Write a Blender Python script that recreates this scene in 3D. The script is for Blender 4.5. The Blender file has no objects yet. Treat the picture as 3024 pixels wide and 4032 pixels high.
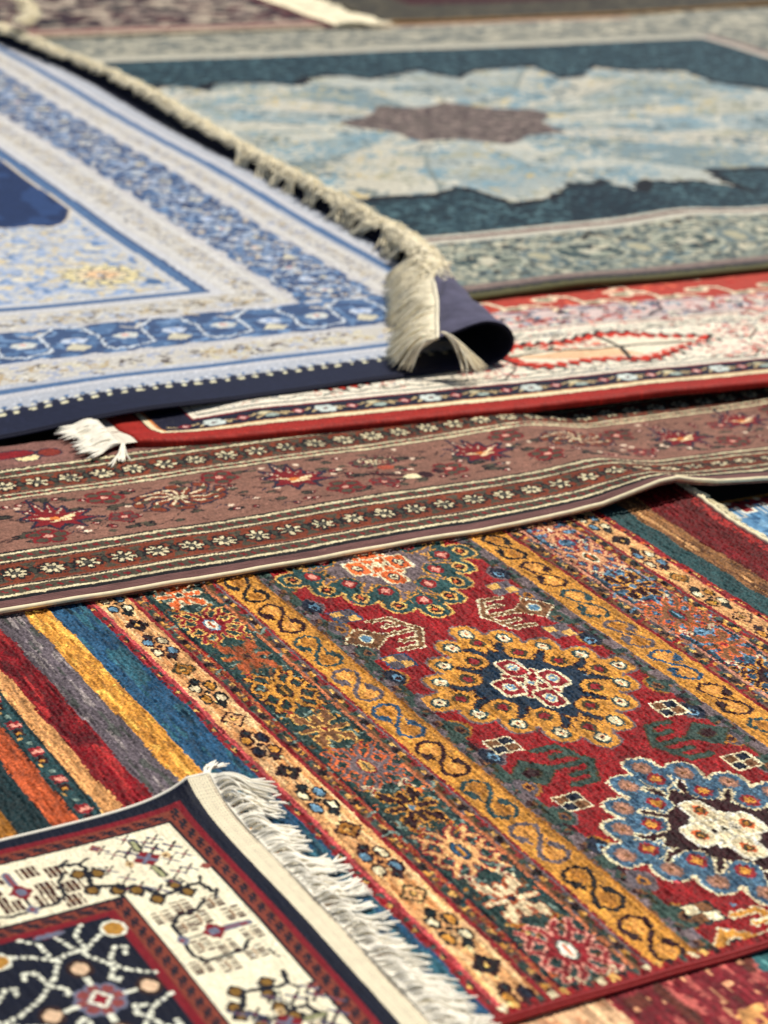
import bpy, math, random
import numpy as np
random.seed(7); rng = np.random.default_rng(11)
rad = math.radians
scn = bpy.context.scene
COL = scn.collection

# ------------------------------------------------------------------ camera
PITCH, ROLL, CAMH = rad(22.0), rad(-4.0), 1.5
cd = bpy.data.cameras.new('camera'); cam = bpy.data.objects.new('camera', cd); COL.objects.link(cam)
scn.camera = cam
cd.sensor_fit = 'VERTICAL'; cd.sensor_height = 36.0; cd.lens = 8624.0 / 4032.0 * 36.0
cd.clip_end = 200; cd.clip_start = 0.05
from mathutils import Matrix, Vector
cam.matrix_world = Matrix.Translation((0, 0, CAMH)) @ Matrix.Rotation(math.pi/2 - PITCH, 4, 'X') @ Matrix.Rotation(-ROLL, 4, 'Z')
cd.dof.use_dof = True; cd.dof.focus_distance = 3.45; cd.dof.aperture_fstop = 3.5; cd.dof.aperture_blades = 0

# ------------------------------------------------------------------ light
SUN_EL, SUN_AZ = 60.0, 45.0          # azimuth measured from +Y towards +X
w = bpy.data.worlds.new('World'); scn.world = w; w.use_nodes = True
nt = w.node_tree; bg = nt.nodes['Background']
sky = nt.nodes.new('ShaderNodeTexSky'); sky.sky_type = 'NISHITA'; sky.sun_disc = False
sky.sun_elevation = rad(SUN_EL); sky.sun_rotation = rad(SUN_AZ)
nt.links.new(sky.outputs[0], bg.inputs[0]); bg.inputs[1].default_value = 0.06
sl = bpy.data.lights.new('sun', 'SUN'); sun = bpy.data.objects.new('sun', sl); COL.objects.link(sun)
sl.energy = 4.7; sl.angle = rad(0.6); sl.color = (1.0, 0.94, 0.84)
el, az = rad(SUN_EL), rad(SUN_AZ)
d = Vector((math.sin(az)*math.cos(el), math.cos(az)*math.cos(el), math.sin(el)))
sun.rotation_euler = d.to_track_quat('Z', 'Y').to_euler(); sun.location = d*5
scn.view_settings.view_transform = 'Standard'; scn.view_settings.look = 'None'
scn.view_settings.exposure = -0.06; scn.view_settings.gamma = 1.0; scn.view_settings.use_curve_mapping = False
scn.render.engine = 'CYCLES'
scn.cycles.max_bounces = 5

# ------------------------------------------------------------------ colour + materials
def lin(c):
    c = np.asarray(c, float)/255.0
    return np.where(c <= .04045, c/12.92, ((c+.055)/1.055)**2.4)
P = dict(
 red=(158,30,34), crimson=(154,36,44), dred=(92,10,18), rose=(198,82,84), maroon=(58,14,22), gold=(200,140,64), dgold=(172,114,48),
 lgold=(222,172,98), cream=(236,218,178), ivory=(240,232,208), peach=(222,166,112), orange=(214,104,56), teal=(44,78,82),
 dteal=(26,50,54), green=(62,84,76), navy=(26,36,58), blue=(44,88,122), lblue=(104,142,166), grey=(104,94,100), lilac=(120,104,106),
 brown=(132,88,56), olive=(74,66,40), black=(20,16,20), pink=(224,150,132), tealg=(58,98,100), sage=(120,140,130))
def C(c):
    # dyed wool reads deeper than its swatch: richer hue, darker darks
    a = lin(P[c] if isinstance(c, str) else c); y = float(a @ np.array((.2126, .7152, .0722)))
    a = np.clip(y+(a-y)*1.05, .002, 1)
    return a*(.62+.38*min(1, y/.28))**1.15

def mat(name, base=None, rough=.75, sheen=.06, bump=.0, bscale=900, vary=.0, vscale=60, spec=.15, stretch=None, attr=False, cvar=None):
    m = bpy.data.materials.new(name); m.use_nodes = True
    n = m.node_tree; b = n.nodes['Principled BSDF']; L = n.links
    b.inputs['Roughness'].default_value = rough
    b.inputs['Specular IOR Level'].default_value = spec
    b.inputs['Sheen Weight'].default_value = sheen; b.inputs['Sheen Roughness'].default_value = .4
    tc = n.nodes.new('ShaderNodeTexCoord')
    if attr:
        a = n.nodes.new('ShaderNodeVertexColor'); a.layer_name = 'knots'; src = a.outputs['Color']
    else:
        a = n.nodes.new('ShaderNodeRGB'); a.outputs[0].default_value = (*C(base), 1); src = a.outputs[0]
    if vary > 0:
        mp = n.nodes.new('ShaderNodeMapping'); L.new(tc.outputs['Object'], mp.inputs['Vector'])
        if stretch: mp.inputs['Scale'].default_value = stretch
        nz = n.nodes.new('ShaderNodeTexNoise'); nz.inputs['Scale'].default_value = vscale; nz.inputs['Detail'].default_value = 4
        L.new(mp.outputs[0], nz.inputs['Vector'])
        mr = n.nodes.new('ShaderNodeMapRange'); mr.inputs[1].default_value = .3; mr.inputs[2].default_value = .7
        mr.inputs[3].default_value = 1-vary; mr.inputs[4].default_value = 1+vary
        L.new(nz.outputs['Fac'], mr.inputs[0])
        mx = n.nodes.new('ShaderNodeMix'); mx.data_type = 'RGBA'; mx.blend_type = 'MULTIPLY'; mx.inputs[0].default_value = 1
        L.new(src, mx.inputs[6]); L.new(mr.outputs[0], mx.inputs[7]); src = mx.outputs[2]
    L.new(src, b.inputs['Base Color'])
    if bump > 0:
        nz2 = n.nodes.new('ShaderNodeTexNoise'); nz2.inputs['Scale'].default_value = bscale; nz2.inputs['Detail'].default_value = 2
        L.new(tc.outputs['Object'], nz2.inputs['Vector'])
        bp = n.nodes.new('ShaderNodeBump'); bp.inputs['Strength'].default_value = bump; bp.inputs['Distance'].default_value = .001
        L.new(nz2.outputs['Fac'], bp.inputs['Height']); L.new(bp.outputs[0], b.inputs['Normal'])
    return m

# ------------------------------------------------------------------ object helpers
def tag(o, label=None, cat=None, group=None, kind=None):
    if label: o['label'] = label
    if cat: o['category'] = cat
    if group: o['group'] = group
    if kind: o['kind'] = kind
    return o
def thing(name, label, cat, ox, oy, z, ang):
    o = bpy.data.objects.new(name, None); COL.objects.link(o)
    o.location = (ox, oy, z); o.rotation_euler = (0, 0, rad(ang)); o.empty_display_size = .2
    return tag(o, label, cat)
def link(name, me, m, parent):
    o = bpy.data.objects.new(name, me); COL.objects.link(o); o.parent = parent
    me.materials.append(m); return o
def mesh_np(name, verts, quads, cols=None, smooth=True):
    me = bpy.data.meshes.new(name)
    verts = np.ascontiguousarray(verts, np.float32); quads = np.ascontiguousarray(quads, np.int32)
    me.vertices.add(len(verts)); me.vertices.foreach_set('co', verts.ravel())
    nq = len(quads); me.loops.add(nq*4); me.loops.foreach_set('vertex_index', quads.ravel())
    me.polygons.add(nq); me.polygons.foreach_set('loop_start', np.arange(0, nq*4, 4, dtype=np.int32))
    me.polygons.foreach_set('loop_total', np.full(nq, 4, np.int32))
    me.update(calc_edges=True)
    if smooth: me.polygons.foreach_set('use_smooth', np.ones(nq, bool))
    if cols is not None:
        a = me.color_attributes.new('knots', 'FLOAT_COLOR', 'POINT')
        c = np.ones((len(verts), 4), np.float32); c[:, :3] = np.clip(cols, 0, 1); a.data.foreach_set('color', c.ravel())
    return me
def grid_quads(nu, nv, off=0, flip=False):
    i = np.arange(nu-1); j = np.arange(nv-1); I, J = np.meshgrid(i, j)
    a = (J*nu+I).ravel()+off
    q = np.stack([a, a+1, a+1+nu, a+nu], -1)
    return q[:, ::-1] if flip else q
def hsh(a, b, s=0):
    x = np.sin(a*127.1+b*311.7+s*74.7)*43758.5453
    return x-np.floor(x)
def vnoise(x, y, s=0):
    xi = np.floor(x); yi = np.floor(y); fx = x-xi; fy = y-yi
    fx = fx*fx*(3-2*fx); fy = fy*fy*(3-2*fy)
    a = hsh(xi, yi, s); b = hsh(xi+1, yi, s); c = hsh(xi, yi+1, s); e = hsh(xi+1, yi+1, s)
    return (a*(1-fx)+b*fx)*(1-fy)+(c*(1-fx)+e*fx)*fy
def sstep(x, a, b):
    t = np.clip((x-a)/(b-a), 0, 1); return t*t*(3-2*t)

# ------------------------------------------------------------------ knot chart: a woven design drawn in centimetres
class Chart:
    def __init__(s, u0, u1, v0, v1, d, base):
        s.u0, s.v0, s.d = u0, v0, d
        s.nu, s.nv = int((u1-u0)/d)+2, int((v1-v0)/d)+2
        s.a = np.empty((s.nv, s.nu, 3), np.float32); s.a[:] = C(base)
    def win(s, a, b, c, e):
        i0 = max(0, int((a-s.u0)/s.d)-1); i1 = min(s.nu, int((b-s.u0)/s.d)+2)
        j0 = max(0, int((c-s.v0)/s.d)-1); j1 = min(s.nv, int((e-s.v0)/s.d)+2)
        if i1 <= i0 or j1 <= j0: return None
        U, V = np.meshgrid(s.u0+np.arange(i0, i1)*s.d, s.v0+np.arange(j0, j1)*s.d)
        return s.a[j0:j1, i0:i1], U, V
    def put(s, W, mask, col):
        if isinstance(col, (list,)):
            W[0][mask] = np.array([C(c) for c in col])[(hsh(np.floor(W[1][mask]/.5), np.floor(W[2][mask]/.5), len(col))*len(col)).astype(int)]
        else: W[0][mask] = C(col)
    def rect(s, a, b, c, e, col):
        W = s.win(a, b, c, e)
        if W: s.put(W, (W[1] >= a) & (W[1] < b) & (W[2] >= c) & (W[2] < e), col)
    def ell(s, cu, cv, ru, rv, col, ol=None, olc=None, p=2.0):
        if ol: s.ell(cu, cv, ru+ol, rv+ol, olc, p=p)
        W = s.win(cu-ru, cu+ru, cv-rv, cv+rv)
        if W: s.put(W, np.abs((W[1]-cu)/ru)**p+np.abs((W[2]-cv)/rv)**p <= 1, col)
    def dia(s, cu, cv, ru, rv, col, ol=None, olc=None): s.ell(cu, cv, ru, rv, col, ol, olc, p=1.0)
    def line(s, pts, wd, col, ol=None, olc=None, dash=None):
        if ol: s.line(pts, wd+2*ol, olc)
        for (a, b), (c, e) in zip(pts[:-1], pts[1:]):
            W = s.win(min(a, c)-wd, max(a, c)+wd, min(b, e)-wd, max(b, e)+wd)
            if not W: continue
            L2 = max((c-a)**2+(e-b)**2, 1e-9)
            t = np.clip(((W[1]-a)*(c-a)+(W[2]-b)*(e-b))/L2, 0, 1)
            dd = np.hypot(W[1]-a-t*(c-a), W[2]-b-t*(e-b)) <= wd/2
            if dash: dd &= ((t*math.sqrt(L2)) % dash) < dash*.68
            s.put(W, dd, col)
    def poly(s, pts, col, ol=None, olc=None):
        p = np.array(pts, float)
        if ol: s.line(list(map(tuple, p))+[tuple(p[0])], ol*2, olc)
        W = s.win(p[:, 0].min(), p[:, 0].max(), p[:, 1].min(), p[:, 1].max())
        if not W: return
        U, V = W[1], W[2]; ins = np.zeros(U.shape, bool)
        for (a, b), (c, e) in zip(p, np.roll(p, -1, 0)):
            if b == e: continue
            ins ^= ((b > V) != (e > V)) & (U < (c-a)*(V-b)/(e-b)+a)
        s.put(W, ins, col)
    def scatter(s, a, b, c, e, n, cols, r0=.25, r1=.6, seed=1, line=0):
        r = np.random.default_rng(seed)
        for k in range(n):
            u, v = r.uniform(a, b), r.uniform(c, e); col = cols[int(r.integers(len(cols)))]
            q = r.uniform(r0, r1)
            if r.random() < line:
                t = r.uniform(0, 6.3); L = q*3
                s.line([(u, v), (u+L*math.cos(t), v+L*math.sin(t)), (u+L*1.5*math.cos(t+.9), v+L*1.5*math.sin(t+.9))], q*.8, col)
            else: s.rect(u-q*r.uniform(.6, 1.5), u+q*r.uniform(.6, 1.5), v-q*.6, v+q*.6, col)
    def tile(s, a, b, c, e, per, rows, cols, seed=1, cell=.55, base=None, fill=.75):
        """guard stripe: a repeating strip of little stepped blocks"""
        r = np.random.default_rng(seed)
        if base: s.rect(a, b, c, e, base)
        nc = max(1, int(round(per/cell))); T = r.integers(0, len(cols), (rows, nc)); M = r.random((rows, nc)) < fill
        for k in range(nc):
            if k and r.random() < .45: T[:, k] = T[:, k-1]; M[:, k] = M[:, k-1]
        h = (e-c)/rows; u = a
        W = s.win(a, b, c, e)
        if not W: return
        i = (np.floor(((W[1]-a) % per)/per*nc).astype(int)).clip(0, nc-1); j = np.clip(((W[2]-c)/h).astype(int), 0, rows-1)
        ok = (W[1] >= a) & (W[1] < b) & (W[2] >= c) & (W[2] < e) & M[j, i]
        pal = np.array([C(x) for x in cols]); W[0][ok] = pal[T[j, i]][ok]
    def sample(s, U, V, knot, jit=.35, sp=.13, seed=3):
        ku = np.floor(U/knot); kv = np.floor(V/knot)
        su = (ku+.5+(hsh(ku, kv, 1)-.5)*jit)*knot; sv = (kv+.5+(hsh(ku, kv, 2)-.5)*jit)*knot
        i = np.clip(np.rint((su-s.u0)/s.d).astype(int), 0, s.nu-1); j = np.clip(np.rint((sv-s.v0)/s.d).astype(int), 0, s.nv-1)
        c = s.a[j, i].astype(np.float32)
        f = np.exp((hsh(ku, kv, seed)-.5)*2*sp*1.7).astype(np.float32)
        f = f*np.where(hsh(ku, kv, 17) > .965, 1.4, 1).astype(np.float32)  # sparse brighter knots: sun glints on the pile tips painted into the colour
        return c*f[..., None]

def sheet(name, parent, m, u0, u1, v0, v1, d, zf, chart, knot=.22, sp=.13, relief=.05, th=.8, warp=None, clip=None, streak=0, sdir=0, tint=0.0, edge=.35, jit=.35):
    """a piece of pile: fine grid of knots over [u0,u1]x[v0,v1] (cm), closed by a rim down to its thickness"""
    nu, nv = int((u1-u0)/d)+1, int((v1-v0)/d)+1
    us, vs = np.linspace(u0, u1, nu), np.linspace(v0, v1, nv)
    U, V = np.meshgrid(us, vs)
    c = chart.sample(U, V, knot, sp=sp, jit=jit)
    a, b = (U, V) if sdir == 0 else (V, U)
    if streak:
        f = 1+streak*((vnoise(a/3.4, b/.5, 5)-.5)*1.1+(vnoise(a/1.2, b/.35, 6)-.5)*1.0+(vnoise(a/30, b/2.2, 8)-.5)*.9)
        f = f*np.where(vnoise(a/3.5, b/.28, 21) > .82, 1-streak*.75, 1)
        c = c*f[..., None].astype(np.float32)
    if tint: c = c*(1+tint*(vnoise(U/5, V/5, 9)-.5))[..., None].astype(np.float32)
    z = zf(U, V)+relief*(hsh(np.floor(U/knot), np.floor(V/knot), 4)-.5)*2
    if streak: z = z+relief*1.1*(vnoise(a/2.4, b/.4, 12)-.5)*2
    eg = np.minimum(np.minimum(U-u0, u1-U), np.minimum(V-v0, v1-V))
    z = z-edge*np.exp(-eg/.35)
    X, Y = warp(U, V) if warp else (U, V)
    top = np.stack([X, Y, z], -1)
    # rim
    full = np.empty((nv+2, nu+2, 3)); fc = np.empty((nv+2, nu+2, 3), np.float32)
    full[1:-1, 1:-1] = top; fc[1:-1, 1:-1] = c
    for A in (full, fc):
        A[0, 1:-1] = A[1, 1:-1]; A[-1, 1:-1] = A[-2, 1:-1]; A[:, 0] = A[:, 1]; A[:, -1] = A[:, -2]
    for sl_ in ((0, slice(None)), (-1, slice(None)), (slice(None), 0), (slice(None), -1)): full[sl_][..., 2] -= th
    me = mesh_np(name, full.reshape(-1, 3)*.01, grid_quads(nu+2, nv+2), fc.reshape(-1, 3))
    o = link(name, me, m, parent)
    # woven underside as its own coarse layer
    k = max(1, int(1.5/d)); Ub, Vb = U[::k, ::k], V[::k, ::k]
    nvb, nub = Ub.shape
    bx, by = warp(Ub, Vb) if warp else (Ub, Vb)
    vb = np.stack([bx, by, zf(Ub, Vb)-th], -1)
    return o, vb, nub, nvb
def backing(parent, m, vb, nub, nvb, name='backing'):
    me = mesh_np(name, vb.reshape(-1, 3)*.01, grid_quads(nub, nvb, flip=True))
    return link(name, me, m, parent)

def tubes(name, paths, r, m, parent, sides=5, cols=None, taper=True):
    """paths: (n, k, 3) in cm, r: (n,) or float in cm"""
    paths = np.asarray(paths, float); n, k, _ = paths.shape
    r = np.broadcast_to(np.asarray(r, float).reshape(-1, 1), (n, k)).copy() if np.ndim(r) < 2 else r
    if taper: r[:, -1] *= .45
    t = np.gradient(paths, axis=1); t /= np.linalg.norm(t, axis=2, keepdims=True)+1e-9
    up = np.zeros_like(t); up[..., 2] = 1; up[..., 0] = .13
    a = np.cross(t, up); a /= np.linalg.norm(a, axis=2, keepdims=True)+1e-9; b = np.cross(a, t)
    ph = np.arange(sides)/sides*2*math.pi
    ring = paths[:, :, None]+r[:, :, None, None]*(a[:, :, None]*np.cos(ph)[None, None, :, None]+b[:, :, None]*np.sin(ph)[None, None, :, None])
    V = ring.reshape(-1, 3)
    i = np.arange(n)[:, None, None]; j = np.arange(k-1)[None, :, None]; s_ = np.arange(sides)[None, None, :]
    s2 = (s_+1) % sides; base = i*k*sides
    q = np.stack([base+j*sides+s_, base+j*sides+s2, base+(j+1)*sides+s2, base+(j+1)*sides+s_], -1).reshape(-1, 4)
    caps = []
    if sides == 4 or sides == 5 or sides > 5:
        for jj in (0, k-1):
            o_ = (np.arange(n)*k*sides+jj*sides)[:, None]
            for c in range(1, sides-1, 2):
                c3 = min(c+2, sides-1)
                caps.append(np.concatenate([o_, o_+c, o_+c+1, o_+(c3 if c3 > c+1 else 0)], 1) if c3 > c+1 else None)
        caps = [c for c in caps if c is not None]
    if caps: q = np.concatenate([q]+caps)
    cc = None
    if cols is not None: cc = np.repeat(cols, k*sides, axis=0)
    return link(name, mesh_np(name, V*.01, q, cc), m, parent)

def strands(roots, dirs, n, L, lean, droop, curl, k=9, floor=None, seed=0, clump=10, zlift=.4, spread=.0):
    """fringe threads. roots: f(t)->(x,y,z) cm, dirs: f(t)->unit (x,y); t in [0,1]. threads gather into tufts"""
    r = np.random.default_rng(seed); out = []
    tt = np.sort(r.uniform(0, 1, n)); nc = max(2, n//clump); cb = np.sort(r.uniform(0, 1, nc))
    cl = r.uniform(-1, 1, nc); cL = r.uniform(.8, 1.15, nc)
    for i, t in enumerate(tt):
        c = int(np.argmin(np.abs(cb-t))); x, y, z = roots(t); dx, dy = dirs(t)
        tx, ty = -dy, dx
        ln = L*cL[c]*r.uniform(.88, 1.08); ang = lean+cl[c]*spread+r.normal(0, .10)
        bend = r.normal(0, curl)+cl[c]*curl
        cx, cy, _ = roots(cb[c]); gx, gy = (cx-x)*.62, (cy-y)*.62
        pts = []; px = py = 0.0; st = ln/(k-1); h = r.uniform(0, zlift)
        for j in range(k):
            f = j/(k-1); g = f*f*(3-2*f)
            zz = z+h*math.sin(min(1, f*1.6)*math.pi)*1.0-droop*f**1.3
            if floor is not None: zz = max(zz, floor+.13+h*.5)
            pts.append((x+px+gx*g, y+py+gy*g, zz))
            aa = ang+bend*f; px += st*(dx*math.cos(aa)-dy*math.sin(aa)); py += st*(dy*math.cos(aa)+dx*math.sin(aa))
        out.append(pts)
    return np.array(out)
#==MATERIALS==
wool_m = mat('wool_pile', attr=True, rough=.62, sheen=.03, bump=.5, bscale=700, vary=.10, vscale=260, spec=.18)
silk_m = mat('silk_pile', attr=True, rough=.55, sheen=.04, bump=.35, bscale=500, vary=.07, vscale=150, spec=.18)
back_m = mat('jute_backing', base=(120,104,84), rough=.9, bump=.6, bscale=400, vary=.2)
cotton_m = mat('cotton_thread', base=(240,228,192), rough=.8, sheen=.08, vary=.10, vscale=90)
cottonw_m = mat('white_cotton_thread', base=(246,240,224), rough=.8, sheen=.08, vary=.06, vscale=120)
beige_m = mat('beige_cotton_thread', base=(250,240,212), rough=.85, sheen=.08, vary=.16, vscale=60)
#==RUGS==
# ---- the large striped rug with three medallions
def medallion(c, cu, cv, body, ol, core, col, petal, pol, pin, eye, ring, flo, floc, dot):
    inner = [(u, v) for u, v in ((0, 12.8), (5.1, 8.5), (10, 4.2))]; outer = [(0, 16.6), (5.6, 13.1), (10.7, 9.3), (15.6, 4.9)]
    S = lambda L: [(a*su, b*sv) for a, b in L for su in (1, -1) for sv in (1, -1)]
    pink_ = (214,140,96)
    I = S(inner)+[(15.6, 0), (-15.6, 0)]; O = S(outer)+[(19.2, 0), (-19.2, 0)]
    for g, cc in ((.42, ol), (0, body)):
        for a, b in O: c.ell(cu+a, cv+b, 2.75+g, 2.35+g, cc, p=2.6)
        for a, b in I: c.ell(cu+a, cv+b, 2.9+g, 2.9+g, cc)
        c.dia(cu, cv, 21.0+g, 17.6+g, cc)
    arms = S([(2.5, 10.9), (7.6, 6.6), (12.7, 2.3)])
    for g, cc in ((.34, col), (0, core)):
        c.dia(cu, cv, 12.4+g, 10.2+g, cc)
        for a, b in arms:
            c.line([(cu+a*.55, cv+b*.55), (cu+a*1.04, cv+b*1.04)], 1.0+2*g, cc)
            e = (cu+a*1.04, cv+b*1.04)
            c.line([(e[0]-.9, e[1]+(.9 if a*b < 0 else -.9)*.8), (e[0]+.9, e[1]-(.9 if a*b < 0 else -.9)*.8)], .6+2*g, cc)
    for a, b in I:
        c.ell(cu+a, cv+b, 2.45, 2.2, body, .22, col)
    for a, b in I:
        c.ell(cu+a*1.04, cv+b*1.04, 2.5, 2.25, body)
        c.ell(cu+a, cv+b, 1.7, 1.4, ring, p=1.7); c.dia(cu+a, cv+b, 1.15, .95, eye)
    for a, b in O:
        c.ell(cu+a, cv+b, 1.8, 1.4, flo, p=1.8); c.ell(cu+a, cv+b, 1.25, .95, floc, p=1.6); c.dia(cu+a, cv+b, .6, .5, pink_ if dot == 'navy' else dot); c.dia(cu+a, cv+b, .3, .3, dot)
    for s in (1, -1): c.line([(cu-3.4, cv-2.3*s), (cu+3.4, cv+2.3*s)], 1.5, petal, .35, pol)
    for a, b in ((-5.5, 0), (5.4, 0), (0, 4.0), (0, -4.0)):
        c.ell(cu+a, cv+b, 2.6, 1.75, petal, .42, pol, p=4.5)
    for a, b in ((-5.5, 0), (5.4, 0), (0, 4.0), (0, -4.0)):
        c.ell(cu+a, cv+b, 1.5, 1.05, pin[0], p=1.6); c.ell(cu+a, cv+b, 1.0, .7, pin[1]); c.dia(cu+a, cv+b, .6, .45, pin[2])
    c.dia(cu, cv, 1.3, 1.0, pol); c.dia(cu, cv, .8, .6, pin[1])
def checker(c, u, v, a, b, ol):
    c.rect(u-2.35, u+2.35, v-2.35, v+2.35, ol)
    for i in (0, 1):
        for j in (0, 1): c.rect(u-2.0+i*2.1, u-.1+i*2.1, v-2.0+j*2.1, v-.1+j*2.1, a if i == j else b)
def comb(c, u, v, s, body, ol, eye):
    """square head with a comb of bars towards the field centre; s = +1 bars go to +v"""
    f = lambda a, b: (u+a, v+s*b)
    paths = [[f(0, 2), f(0, 9.4)], [f(-5.4, 7.0), f(0, 9.8), f(5.4, 7.0)], [f(-5.3, 7.2), f(-5.3, 3.4)], [f(5.3, 7.2), f(5.3, 3.4)], [f(-2.7, 8.2), f(-2.7, 5.0)], [f(2.7, 8.2), f(2.7, 5.0)]]
    for g, cc in ((.32, ol), (0, body)):
        for p in paths: c.line(p, .85+2*g, cc)
        c.poly([f(-3.7-g, 0), f(0, -3.9-g), f(3.7+g, 0), f(0, 3.9+g)], cc)
    c.ell(u, v, 1.5, 1.3, ol); c.ell(u, v, 1.15, 1.0, eye)
def slink(c, u, v, col, fill, s=1):
    p = [(-.9, 1.7), (-3.4, 2.0), (-5.2, 1.0), (-5.6, -.5), (-4.2, -1.7), (-1.5, -1.0), (1.5, 1.0), (4.2, 1.7), (5.6, .5), (5.2, -1.0), (3.4, -2.0), (.9, -1.7)]
    c.ell(u-3.2, v+s*.1, 2.0, 1.2, fill, p=1.6); c.ell(u+3.2, v-s*.1, 2.0, 1.2, fill, p=1.6)
    c.line([(u+a*.98, v+s*b*1.2) for a, b in p], .72, col)
    c.poly([(u-3.2, v+s*2.2), (u+.6, v+s*1.3), (u-1.6, v+s*.7)], col); c.poly([(u+3.2, v-s*2.2), (u-.6, v-s*1.3), (u+1.6, v-s*.7)], col)
def gul(c, u, v, body, ol, oval, ovr, slit):
    arms = [(1, 1), (1, -1), (-1, 1), (-1, -1)]
    P1 = []
    for a, b in arms:
        P1.append([(u+a*1.5, v+b*1.0), (u+a*3.9, v+b*3.0), (u+a*2.4, v+b*4.2)]); P1.append([(u+a*3.9, v+b*3.0), (u+a*5.6, v+b*3.9)])
        P1.append([(u+a*2.6, v+b*.4), (u+a*5.0, v+b*.9), (u+a*6.0, v+b*2.0)]); P1.append([(u, v+b*1.2), (u+a*.2, v+b*3.2), (u+a*1.4, v+b*4.4)])
    for g, cc in ((.27, ol), (0, body)):
        for p in P1: c.line(p, .66+2*g, cc)
        c.ell(u, v, 3.3+g, 2.4+g, cc, p=1.7)
    c.ell(u, v, 2.3, 1.25, ovr, p=1.8); c.ell(u, v, 1.95, .95, oval, p=1.8); c.rect(u-1.25, u+1.25, v-.22, v+.22, slit)
def star(c, u, v, body, ol, mid):
    for g, cc in ((.27, ol), (0, body)):
        for a, b in ((1, 1), (1, -1), (-1, 1), (-1, -1)):
            c.line([(u, v), (u+a*3.0, v+b*1.9)], .9+2*g, cc); c.ell(u+a*3.3, v+b*2.2, 1.15+g, .85+g, cc, p=3)
            c.dia(u+a*4.6, v+b*2.5, .8+g, .6+g, cc)
        c.line([(u-3.6, v), (u+3.6, v)], 1.1+2*g, cc); c.line([(u, v-3.4), (u, v+3.4)], 1.0+2*g, cc)
    c.rect(u-1.1, u+1.1, v-.8, v+.8, ol); c.dia(u, v, .9, .7, mid)
def posy(c, u, v, a, b, leaf, ol):
    q = 1.22
    for s, t in ((1, 1), (1, -1), (-1, 1), (-1, -1)):
        c.ell(u+s*1.55*q, v+t*1.0*q, 1.35*q, .85*q, ol); c.ell(u+s*1.55*q, v+t*1.0*q, .9*q, .5*q, a if s*t > 0 else b)
    c.ell(u, v, .6, .5, ol)
    for s in (1, -1): c.dia(u+s*3.9, v+s*.4, 1.5, 1.1, ol); c.dia(u+s*3.9, v+s*.3, .6, .45, leaf)
def lozenge(c, u, v, ol, body, mid):
    c.dia(u, v, 2.6, 2.2, ol); c.dia(u, v, 2.0, 1.6, body); c.dia(u, v, 1.0, .8, ol); c.dia(u, v, .6, .5, mid)
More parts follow.
